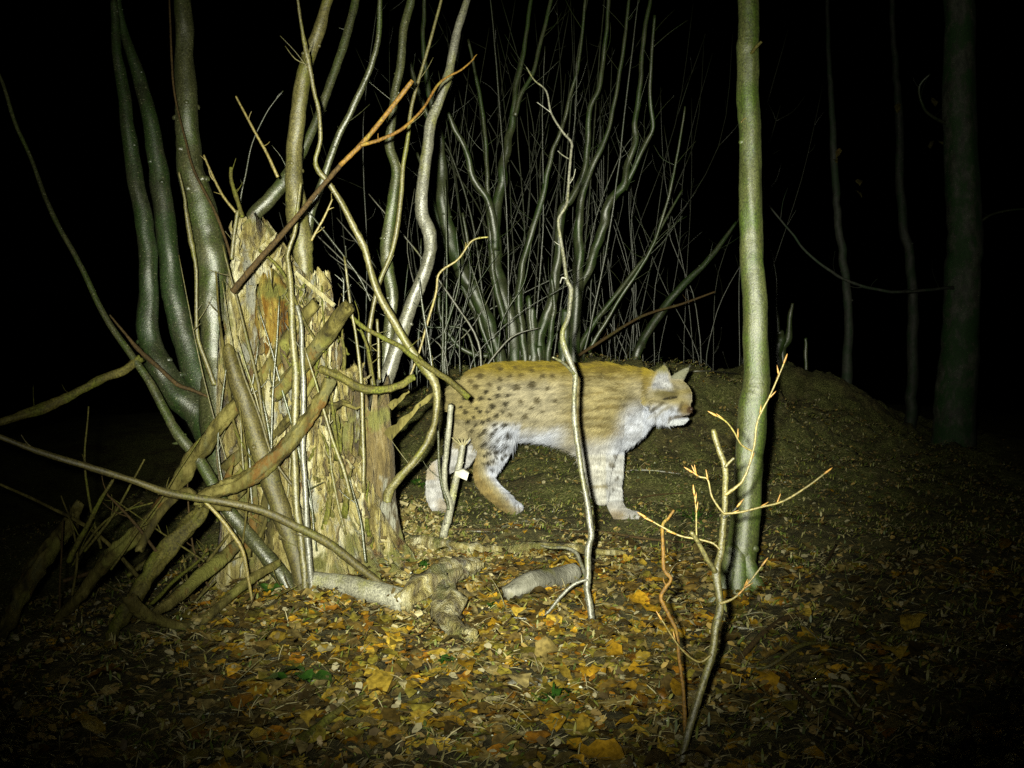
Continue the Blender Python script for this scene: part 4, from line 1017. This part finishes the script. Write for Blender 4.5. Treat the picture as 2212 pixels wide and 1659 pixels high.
leafplant('ivy_sprig', 'small green leaf patch under the lumpy chunk', 'plant', 960, 1450, 4, .028, .011, .04, M['ivy'], .3)
leafplant('ivy_sprig', 'dark green leaves by the far hind paw of the lynx', 'plant', 905, 1060, 9, .05, .016, .08, M['ivy'], .8)
leafplant('grass_tuft', 'bright green small tuft low in the middle foreground', 'plant', 1195, 1545, 16, .05, .003, .04, M['ivy'], 1.1)
leafplant('grass_tuft', 'green tuft between the orange shoot and the forked sapling', 'plant', 1500, 1135, 14, .05, .004, .05, M['ivy'], 1.1)

# ------------------------------------------------------------------ the lynx
# side-view sheet units: L sheet 2212 wide covers notebook x 898.6..1537.9
def l2v(x, y):
    return (1040 + x/2.989)*.864, (860 + y/2.989)*.864
YAW = R(-11)
LO = G(*l2v(1000, 1290)); LO.y = max(LO.y, 3.9)
AX = Vector((math.cos(YAW), math.sin(YAW), 0)); NY = Vector((-math.sin(YAW), math.cos(YAW), 0))
SL = 4.02/983/(2.989*2.5)
def LP(x, y, off=0.0):
    """sheet point on the body plane shifted off (sheet units) away from the camera"""
    vx, vy = l2v(x, y)
    r = ray(vx, vy)
    o = LO + NY*(off*SL)
    t = (o - C0).dot(NY)/r.dot(NY)
    return C0 + r*t
def inv(p):
    """world point -> (sheet x, sheet y, off)"""
    off = (p-LO).dot(NY)/SL
    d = p - C0
    z = d.dot(FW)
    vx = (512 + F*d.dot(RT)/z)/K; vy = (384 - F*d.dot(UP)/z)/K
    return (vx/.864-1040)*2.989, (vy/.864-860)*2.989, off
def limb(mb, pts, sides=22, per=6):
    """pts (x, y, off, r in plane, r sideways)"""
    P = [LP(a, b, o) for a, b, o, _, _ in pts]
    n = len(P)
    cc = catmull([(P[i], pts[i][3]*SL) for i in range(n)], per)
    cl = catmull([(P[i], pts[i][4]*SL) for i in range(n)], per)
    rows = []
    m_ = len(cc)
    vs, fs = [], []
    def ring(c, T, r1, r2):
        s = NY; u = s.cross(T).normalized(); s2 = T.cross(u).normalized()
        for k in range(sides):
            th = 2*math.pi*k/sides
            vs.append(c + u*math.cos(th)*r1 + s2*math.sin(th)*r2)
    def TT(i):
        d = cc[min(i+1, m_-1)][0]-cc[max(i-1, 0)][0]
        return d.normalized()
    for a in (0.25, .55, .8, .95):   # start cap
        e = math.sqrt(1-(1-a)**2) if a < 1 else 1
        T = TT(0)
        ring(cc[0][0]-T*cc[0][1]*(1-a)*.9, T, cc[0][1]*e, cl[0][1]*e)
    for i in range(m_): ring(cc[i][0], TT(i), cc[i][1], cl[i][1])
    for a in (.95, .8, .55, .25):
        e = math.sqrt(1-(1-a)**2)
        T = TT(m_-1)
        ring(cc[-1][0]+T*cc[-1][1]*(1-a)*.9, T, cc[-1][1]*e, cl[-1][1]*e)
    nr = len(vs)//sides
    for i in range(nr-1):
        for k in range(sides):
            k2 = (k+1) % sides
            fs.append((i*sides+k, i*sides+k2, (i+1)*sides+k2, (i+1)*sides+k))
    fs.append(tuple(range(sides-1, -1, -1))); fs.append(tuple(range((nr-1)*sides, nr*sides)))
    mb.add(vs, fs)
def blob(mb, x, y, off, rx, ry, rz, rot=0.0):
    c = LP(x, y, off); vs, fs = [], []; na, nb = 20, 12
    ca_, sa_ = math.cos(rot), math.sin(rot)
    for j in range(nb+1):
        ph = math.pi*j/nb
        for i in range(na):
            th = 2*math.pi*i/na
            a, b, d = rx*math.sin(ph)*math.cos(th), ry*math.cos(ph), rz*math.sin(ph)*math.sin(th)
            vs.append(c + AX*((a*ca_-b*sa_)*SL) + Vector((0, 0, 1))*((a*sa_+b*ca_)*SL) + NY*(d*SL))
    for j in range(nb):
        for i in range(na):
            i2 = (i+1) % na
            fs.append((j*na+i, (j+1)*na+i, (j+1)*na+i2, j*na+i2))
    mb.add(vs, fs)

mb = MB()
# trunk: top, bottom edge and half width at stations along the sheet
ST = [(300, 300, 520, 95), (350, 240, 600, 140), (430, 190, 650, 165), (550, 155, 690, 175), (700, 143, 692, 160), (850, 142, 698, 150), (1000, 146, 712, 154), (1100, 152, 735, 165), (1200, 157, 768, 172), (1300, 155, 810, 172), (1400, 150, 815, 160), (1480, 160, 780, 148), (1545, 172, 700, 130), (1590, 185, 590, 112), (1630, 200, 500, 100), (1690, 215, 460, 95), (1760, 225, 445, 95)]
limb(mb, [(x, (a+b)/2, 0, (b-a)/2, w_) for x, a, b, w_ in ST], 36, 3)
blob(mb, 1420, 620, 0, 90, 140, 118)   # breast ruff
blob(mb, 1490, 500, 0, 70, 115, 100)
limb(mb, [(1180, 240, 0, 80, 90), (1300, 232, 0, 78, 85), (1400, 224, 0, 78, 80), (1500, 240, 0, 76, 76), (1600, 254, 0, 76, 74), (1720, 274, 0, 76, 74), (1820, 300, 0, 74, 76)])   # nape
# tail
limb(mb, [(330, 320, 0, 50, 50), (285, 365, 0, 44, 42), (258, 410, 0, 36, 38), (245, 450, 0, 26, 28)])
# near hind leg
limb(mb, [(520, 430, -92, 180, 100), (560, 560, -108, 185, 96), (580, 670, -112, 162, 84), (580, 770, -102, 128, 68), (560, 850, -102, 104, 56), (528, 920, -100, 90, 48), (513, 985, -100, 78, 42), (535, 1045, -98, 70, 40), (590, 1110, -98, 66, 40), (650, 1165, -97, 66, 44), (700, 1205, -96, 58, 50), (745, 1225, -96, 45, 52)])
blob(mb, 712, 1212, -96, 62, 46, 50)
for o_ in (-38, -13, 13, 38): blob(mb, 764, 1222, -96+o_, 34, 34, 16)
# far hind leg
limb(mb, [(430, 470, 85, 160, 90), (380, 580, 95, 125, 80), (355, 690, 98, 112, 72), (355, 780, 100, 105, 62), (330, 840, 100, 92, 54)])
limb(mb, [(400, 800, 100, 60, 52), (320, 855, 100, 75, 48), (220, 905, 100, 62, 42), (155, 935, 100, 52, 40), (135, 1000, 100, 54, 40), (132, 1090, 100, 56, 40), (142, 1160, 98, 58, 44), (160, 1205, 96, 50, 48), (195, 1222, 96, 38, 48)])
blob(mb, 165, 1212, 96, 62, 44, 50)
for o_ in (-36, -12, 12, 36): blob(mb, 215, 1224, 96+o_, 30, 32, 15)
# near foreleg, lifted, paw hanging
limb(mb, [(1440, 400, -88, 150, 84), (1395, 590, -112, 165, 82), (1370, 740, -102, 150, 70), (1360, 850, -102, 118, 58), (1362, 950, -100, 92, 48), (1362, 1030, -98, 76, 42), (1368, 1075, -98, 68, 42), (1374, 1120, -96, 68, 46), (1385, 1155, -95, 50, 46)])
blob(mb, 1376, 1128, -96, 58, 56, 48)
for o_ in (-36, -12, 12, 36): blob(mb, 1398, 1168, -95+o_, 32, 30, 15)
# far foreleg, planted ahead
limb(mb, [(1450, 560, 70, 130, 75), (1455, 720, 85, 100, 66), (1475, 840, 88, 72, 52), (1484, 950, 88, 58, 46), (1480, 1050, 86, 54, 43), (1482, 1140, 85, 55, 44), (1496, 1215, 84, 58, 48), (1540, 1268, 82, 52, 54), (1595, 1288, 80, 44, 58)])
blob(mb, 1550, 1282, 80, 78, 48, 56)
for o_, q_ in ((-44, 0), (-15, 14), (15, 10), (44, -6)): blob(mb, 1630+q_, 1288, 80+o_, 40, 40, 17)
# head
blob(mb, 1918, 378, 0, 126, 116, 116)                 # skull
blob(mb, 1800, 345, 0, 120, 118, 104)                 # nape
blob(mb, 1985, 395, 0, 72, 92, 78)                    # forehead running to the bridge
limb(mb, [(1985, 430, 0, 64, 62), (2008, 465, 0, 46, 46), (2030, 488, 0, 26, 30)])   # muzzle
blob(mb, 2008, 496, 0, 50, 32, 46)
blob(mb, 1925, 490, 0, 84, 66, 86)                    # cheeks under the eye
limb(mb, [(1890, 565, 0, 32, 50), (1940, 578, 0, 26, 42), (1985, 578, 0, 24, 34), (2014, 566, 0, 17, 24), (2034, 552, 0, 8, 12)])   # chin
for s in (-1, 1):
    blob(mb, 1850, 462, 62*s, 84, 78, 58)
    limb(mb, [(1850, 495, 72*s, 54, 38), (1800, 535, 92*s, 36, 24), (1755, 562, 104*s, 20, 14), (1724, 575, 110*s, 8, 7)])
    limb(mb, [(1870, 505, 70*s, 50, 34), (1832, 555, 86*s, 28, 20), (1812, 588, 92*s, 9, 8)])
    limb(mb, [(1900, 520, 62*s, 40, 30), (1874, 555, 74*s, 22, 18), (1858, 578, 78*s, 8, 7)])
    blob(mb, 1985, 505, 34*s, 40, 26, 26)             # whisker pad
    blob(mb, 1968, 366, 52*s, 40, 22, 24, -.4)        # brow
# near ear (open towards the camera) and far ear
limb(mb, [(1838, 335, -78, 88, 26), (1836, 285, -92, 80, 20), (1842, 235, -98, 62, 15), (1850, 198, -100, 38, 10), (1855, 176, -100, 18, 6)])
limb(mb, [(1935, 300, 70, 55, 24), (1962, 255, 84, 42, 18), (2000, 215, 92, 26, 12), (2035, 182, 96, 10, 6)])
tmp = bpy.data.meshes.new('tmp'); tmp.from_pydata([tuple(v) for v in mb.v], [], mb.f)
to = bpy.data.objects.new('tmp', tmp); COL.objects.link(to)
md = to.modifiers.new('r', 'REMESH'); md.mode = 'VOXEL'; md.voxel_size = .0040
md = to.modifiers.new('s', 'SMOOTH'); md.factor = .5; md.iterations = 7
dg = bpy.context.evaluated_depsgraph_get()
lm = bpy.data.meshes.new_from_object(to.evaluated_get(dg))
bpy.data.objects.remove(to)

SPOTS = [(485,240,20),(455,320,22),(530,360,17),(495,408,17),(420,280,16),(620,385,16),(580,460,18),(610,535,17),(680,445,20),(800,425,16),(920,415,22),(880,300,24),(830,530,18),(770,320,24),(380,500,16),(440,540,14),(505,578,16),(550,560,14),(400,570,14),(490,500,12),(600,600,15),(670,598,17),(700,665,19),(610,635,12),(590,660,17),(530,645,18),(495,660,13),(640,700,14),(540,725,16),(610,735,19),(680,740,15),(510,745,12),(600,800,18),(550,808,15),(520,828,15),(640,785,14),(670,825,13),(645,850,13),(575,875,16),(540,885,14),(570,935,13),(505,880,10),(430,430,13),(560,300,16),(640,260,16),(720,240,15),(800,230,14),(650,190,14),(760,180,14),(880,200,14),(960,240,16),(880,470,12),(720,520,14),(1495,825,15),(1470,895,18),(1500,1000,10),(1475,1080,10),(430,640,12),(455,600,12),(560,410,10),(700,380,14),(640,330,14),(370,400,14),(340,470,12),(1000,330,14),(960,500,13),(1040,240,14),(1060,420,13),(460,480,11),(540,505,12),(655,500,13),(750,590,12),(580,690,10),(560,770,11),(600,840,11)]
SPOTS = np.array(SPOTS, float)
def sst(a, b, x):
    t = min(1, max(0, (x-a)/(b-a))); return t*t*(3-2*t)
def mix3(a, b, t): return tuple(p+(q-p)*t for p, q in zip(a, b))
OCH = (.19, .142, .016); TAN = (.25, .22, .145); SAND = (.21, .17, .060); WHT = (.33, .345, .41); RST = (.15, .095, .012); DRK = (.015, .012, .005)
def coat(u, v, off):
    nA = noise.noise(Vector((u*.004, v*.018, 1.0)))       # streaks run along the body
    nB = noise.noise(Vector((u*.012, v*.05, 5.0)))
    nC = noise.noise(Vector((u*.02, v*.02, 9.0)))
    wv = v + nC*18
    if u > 1700 and v < 700:    # head
        c = mix3(SAND, WHT, .16 + .35*nA)
        c = mix3(c, OCH, sst(330, 210, v)*sst(1850, 1750, u))
        c = mix3(c, (.075, .062, .018), .85*sst(70, 0, abs(v-365))*sst(1750, 1800, u)*sst(2000, 1930, u))  # brownish band round the eyes, painting the shade of sockets not modelled
        c = mix3(c, (.12, .085, .012), .75*sst(60, 20, math.hypot((u-1725)*1.2, (v-300)*.6)))
        # white cheeks, chin and throat
        c = mix3(c, WHT, sst(430, 500, v + (u-1850)*-.02))
        # bridge and nose
        dn = math.hypot(u-2055, v-492)
        c = mix3(c, (.125, .085, .014), .9*sst(80, 25, math.hypot(u-2012, (v-485)*1.1)))
        c = mix3(c, (.055, .032, .016), sst(44, 20, dn))
        # eye streak, and mouth shading painted in
        e = abs(v - (412 - (u-1850)*.17))
        c = mix3(c, (.06, .048, .018), .65*sst(52, 10, abs(v - (400 - (u-1850)*.17)))*sst(1800, 1860, u)*sst(1980, 1925, u))
        if 1848 < u < 1958: c = mix3(c, (.012, .010, .005), .95*sst(max(8, 20 - abs(u-1905)*.22), 3, e))
        # dark cheek stripes and brow
        for (x0, y0, x1, y1, ww, am) in ((1850, 440, 1760, 500, 9, .55), (1880, 470, 1790, 540, 8, .45), (1890, 300, 1960, 330, 8, .35), (1880, 345, 1960, 370, 8, .35), (1700, 300, 1740, 400, 16, .4), (1800, 600, 1790, 480, 7, .4), (1850, 610, 1850, 520, 7, .4), (1760, 420, 1880, 445, 8, .4), (1900, 470, 1960, 520, 7, .35), (1990, 440, 1965, 500, 10, .5)):
            tx = ((u-x0)*(x1-x0)+(v-y0)*(y1-y0))/((x1-x0)**2+(y1-y0)**2); tx = min(1, max(0, tx))
            c = mix3(c, (.045, .036, .014), am*1.25*sst(ww*1.9, ww*.4, math.hypot(u-x0-tx*(x1-x0), v-y0-tx*(y1-y0))+nC*8))
        m_ = abs(v-(546 - (u-1960)*.03))
        if 1880 < u < 2060: c = mix3(c, (.075, .062, .045), .9*sst(22, 6, abs(v-(545-(u-1900)*.05))))  # grey band paints the shade between upper lip and chin
        if u > 1880 and v > 562: c = mix3(c, (.40, .41, .43), .8)
        g_ = abs(v - (470 + (1900-u)*.45))
        if 1740 < u < 1900: c = mix3(c, (.25, .22, .15), .3*sst(26, 5, g_))
        ew = sst(1.0, .5, abs(u-1840-nC*14)/max(8, 34+(v-165)*.42))*sst(365, 315, v+nB*20)
        if off < -40 and ew > 0:   # ear: pale inside, yellowish rim
            c = mix3(c, mix3((.25 + .2*nB, .25 + .2*nB, .265 + .2*nB), (.14, .13, .05), sst(250, 190, v)), ew)
        if u > 1900 and v < 262: c = mix3(c, (.15, .155, .11), .8)
        return c
    # trunk: ochre back to tan side to white belly
    back = sst(330, 170, wv)
    belly = sst(590, 700, wv + (40*sst(900, 1200, u)))
    c = mix3(TAN, OCH, back)
    shoulder = sst(980, 1250, u)*sst(1750, 1500, u)
    c = mix3(c, SAND, .65*shoulder*(1-back))
    hind = sst(760, 400, u)
    c = mix3(c, SAND, .8*hind*(1-back))
    c = mix3(c, (.060, .044, .010), .75*back*sst(-.05, .35, nB + nA*.5))
    if u > 760 or v < 560:
        c = mix3(c, WHT, belly*sst(1250, 1000, u))
    # chest and front
    c = mix3(c, WHT, .9*sst(1500, 1650, u + (v-450)*.35)*sst(380, 520, v))
    c = mix3(c, WHT, .55*sst(640, 760, v)*sst(1150, 1250, u))
    # shoulder streaks
    st_ = sst(.02, .30, noise.noise(Vector((u*.0045, v*.034, 3.0))) + .5*noise.noise(Vector((u*.012, v*.1, 8.0)))) * shoulder * sst(800, 600, v)
    c = mix3(c, (.085, .060, .014), .65*st_)
    # legs
    if v > 560 and u < 800 and off < 40:      # near hind leg: front white, back rusty
        edge = 515 + .02*(v-600)
        if v > 960: edge = 520 + (v-960)*.80
        c = mix3(mix3(SAND, TAN, .6), WHT, sst(edge-30, edge+(130 if v < 900 else 45), u)*sst(540, 640, v))
        c = mix3(c, RST, .62*sst(edge-20, edge-75, u)*sst(700, 930, v))
        if v > 1150: c = mix3(c, (.12, .09, .045), .5*sst(-.1, .3, nC))
        for tu in (742, 768): c = mix3(c, (.05, .04, .02), .7*sst(8, 3, abs(u-tu-(v-1220)*.15))*sst(1190, 1208, v))  # dark lines paint the shaded gaps between the hind toes
    if u < 480 and off >= 40 and v > 480:
        c = mix3(WHT, (.45, .42, .36), .5)
        if u < 190 and v < 1010: c = mix3(c, (.30, .22, .10), .6*sst(180, 120, u))
        if v > 1150: c = mix3(c, (.26, .2, .11), .6*sst(130, 190, u))
    if v > 820 and u > 1150:
        c = mix3((.42, .39, .29), WHT, .4)
        if u > 1420: c = mix3(c, WHT, .4)
        for tu in (1598, 1636): c = mix3(c, (.05, .04, .02), .75*sst(9, 3, abs(u-tu-(v-1290)*.12))*sst(1262, 1280, v))  # toe gaps of the forepaw, their shade painted as dark lines
        if v > 1180 and u > 1440: c = mix3(c, (.16, .11, .04), .6*sst(1210, 1270, v)*sst(1600, 1520, u)+.15)
        if abs(v-1058-(u-1360)*-.05) < 12 and u < 1430: c = mix3(c, (.22, .18, .08), .7)
    if v > 560: c = mix3(c, (.11, .09, .045), .28*sst(.05, .35, noise.noise(Vector((u*.008, v*.03, 17.0))))*(.45 if v < 800 else 1))
    # ticking and spots
    d2 = ((u + nB*12 - SPOTS[:, 0])/SPOTS[:, 2]/1.45)**2 + ((v + nC*8 - SPOTS[:, 1])/SPOTS[:, 2]/1.2)**2
    k = d2.argmin()
    if off < 60 or u > 1300:
        s = sst(1.35, .35, d2[k])
        fade = .86 if SPOTS[k, 1] < 330 or SPOTS[k, 0] > 700 else .94
        if SPOTS[k, 0] > 1400: fade = .75
        c = mix3(c, DRK if fade > .9 else (.040, .030, .010), s*fade)
    if v < 460 and u < 380 and u < 300: c = mix3(c, (.13, .11, .05), .6)
    k = .92 + .30*nA + .45*nB + .15*nC
    return tuple(max(0, min(1, x*k)) for x in c)
nv = len(lm.vertices)
co = np.empty(nv*3, np.float32); lm.vertices.foreach_get('co', co); co = co.reshape(-1, 3)
colr = np.ones((nv, 4), np.float32)
uvo = np.empty((nv, 3))
for i in range(nv):
    u, v, off = inv(Vector(co[i])); uvo[i] = (u, v, off)
    colr[i, :3] = coat(u, v, off)
ca = lm.color_attributes.new('coat', 'FLOAT_COLOR', 'POINT'); ca.data.foreach_set('color', colr.ravel())
lm.polygons.foreach_set('use_smooth', [True]*len(lm.polygons))
def coat_mat(name, rough, curve=False):
    m, n, l, p = new_mat(name)
    at = n.new('ShaderNodeAttribute'); at.attribute_name = 'coat'
    l.new(at.outputs['Color'], p.inputs['Base Color'])
    p.inputs['Roughness'].default_value = rough
    p.inputs['Specular IOR Level'].default_value = .15
    return m
# shift to local origin
root_o = Vector((LO.x, LO.y, hz(LO.x, LO.y)))
lm.materials.append(coat_mat('lynx_skin', .9))
lynx = bpy.data.objects.new('lynx', lm); COL.objects.link(lynx)
co2 = co - np.array(root_o, np.float32)
lm.vertices.foreach_set('co', co2.ravel()); lm.update()
lynx.location = root_o; lynx['_o'] = tuple(root_o)
tag(lynx, 'spotted lynx with tufted ears walking right across the mossy ground', 'lynx')
# fur
lm.calc_loop_triangles()
tri = np.empty(len(lm.loop_triangles)*3, np.int32); lm.loop_triangles.foreach_get('vertices', tri); tri = tri.reshape(-1, 3)
vn = np.empty(nv*3, np.float32); lm.vertices.foreach_get('normal', vn); vn = vn.reshape(-1, 3)
A_, B_, C_ = co[tri[:, 0]], co[tri[:, 1]], co[tri[:, 2]]
ar = np.linalg.norm(np.cross(B_-A_, C_-A_), axis=1)
NH = 170000
ti = rng.choice(len(tri), NH, p=ar/ar.sum())
r1 = np.sqrt(rng.random(NH)); r2 = rng.random(NH)
w0, w1, w2 = (1-r1)[:, None], (r1*(1-r2))[:, None], (r1*r2)[:, None]
P0 = A_[ti]*w0 + B_[ti]*w1 + C_[ti]*w2
N0 = vn[tri[ti, 0]]*w0 + vn[tri[ti, 1]]*w1 + vn[tri[ti, 2]]*w2
N0 /= np.linalg.norm(N0, axis=1)[:, None]+1e-9
U0 = uvo[tri[ti, 0]]*w0 + uvo[tri[ti, 1]]*w1 + uvo[tri[ti, 2]]*w2
ax = np.array(AX); zz = np.array([0, 0, 1.])
dirs = np.empty((NH, 3)); ln = np.empty(NH); cc = np.ones((NH, 4), np.float32)
for i in range(NH):
    u, v, off = U0[i]
    if v > 760 and not (1000 < u < 1300 and v < 850): f = -.15*ax - zz; L = .010
    elif u > 1780 and v < 640: f = -ax*.9 - zz*(.25 if v < 420 else .55); L = .0055 if v < 470 else .012
    else:
        f = -ax - zz*(.25 + .5*sst(250, 700, v)); L = .011*sst(800, 500, u) + .015*(1-sst(800, 500, u)) + .012*sst(560, 720, v)*sst(1500, 1350, u)
    if u > 1690 and v > 500 and u < 1900: f = -.25*ax - zz; L = .015
    if u > 1930 and v < 620: L = .005
    if v < 345 and 1760 < u < 1940 and abs(off) > 75: f = zz + .1*ax; L = .007
    if v > 1150: L = .006
    dirs[i] = f; ln[i] = L
    cc[i, :3] = coat(u + rng.normal(0, 2), v + rng.normal(0, 2), off)
cc[:, :3] *= (.62 + .8*rng.random(NH))[:, None]
dirs += rng.normal(0, .26, dirs.shape)
dirs -= N0*(dirs*N0).sum(1)[:, None]
dirs /= np.linalg.norm(dirs, axis=1)[:, None]+1e-9
ln *= .7 + .6*rng.random(NH)
gh = rng.random(NH) < .10
ln[gh] *= 1.55
lf_ = np.where(gh, .62, .42)[:, None]
lift = .42
pts = np.empty((NH, 4, 3), np.float32)
for k, t_ in enumerate((0, .33, .66, 1.0)):
    pts[:, k] = P0 - np.array(root_o) + (dirs*t_ + N0*lf_*t_*(1-.35*t_) - zz*.10*t_*t_)*ln[:, None]
hc = bpy.data.hair_curves.new('fur')
hc.add_curves([4]*NH)
hc.attributes['position'].data.foreach_set('vector', pts.ravel())
ra = hc.attributes.get('radius') or hc.attributes.new('radius', 'FLOAT', 'POINT')
ra.data.foreach_set('value', np.tile(np.array([.0006, .0006, .0004, .00008], np.float32), NH))
fa = hc.attributes.new('coat', 'FLOAT_COLOR', 'CURVE'); fa.data.foreach_set('color', cc.ravel())
hc.materials.append(coat_mat('lynx_fur', .75))
fur = bpy.data.objects.new('fur', hc); COL.objects.link(fur); fur.parent = lynx
# eye, nose and ear tufts
m, n_, l_, p_ = new_mat('eye_surface'); p_.inputs['Base Color'].default_value = (.035, .028, .010, 1); p_.inputs['Roughness'].default_value = .15
M['eye'] = m
for s in (-1, 1):
    mb = MB()
    A = LP(1905, 404, 108*s)
    tube(mb, [(A-AX*.011+Vector((0, 0, -.002)), .0015), (A-AX*.004, .0052), (A+AX*.003, .0055), (A+AX*.011+Vector((0, 0, .002)), .0012)], 12, 5, .0, cap='round')
    mb.build('eye', M['eye'], parent=lynx)
m, n_, l_, p_ = new_mat('nose_skin'); p_.inputs['Base Color'].default_value = (.035, .020, .014, 1); p_.inputs['Roughness'].default_value = .45
mb = MB()
A = LP(2056, 488, 0)
tube(mb, [(A-NY*.012, .005), (A-NY*.005+Vector((0, 0, .001)), .0085), (A+NY*.005+Vector((0, 0, .001)), .0085), (A+NY*.012, .005)], 10, 4, .03, cap='round')
mb.build('nose', m, parent=lynx)
m, n_, l_, p_ = new_mat('tuft_hair'); p_.inputs['Base Color'].default_value = (.03, .028, .02, 1)
for (u, v, o_, dx) in ((1857, 176, -100, -.1), (2036, 186, 96, .6)):
    mb = MB(); A = LP(u, v, o_)
    for _ in range(9):
        d = (Vector((dx, 0, 1)) + Vector((random.gauss(0, .14), random.gauss(0, .14), 0))).normalized()
        tube(mb, [(A, .0008), (A+d*.010, .0007), (A+d*random.uniform(.014, .022), .0002)], 4, 2, .1, cap='round')
    mb.build('ear_tuft', m, parent=lynx)
for nm, u, v, o_ in (('nh', 745, 1255, -96), ('fh', 180, 1255, 96), ('ff', 1600, 1325, 80)):
    p = LP(u, v, o_); print('PAW', nm, tuple(round(x, 3) for x in p), 'ground', round(hz(p.x, p.y), 3))

for o in bpy.data.objects:
    if '_o' in o.keys(): del o['_o']
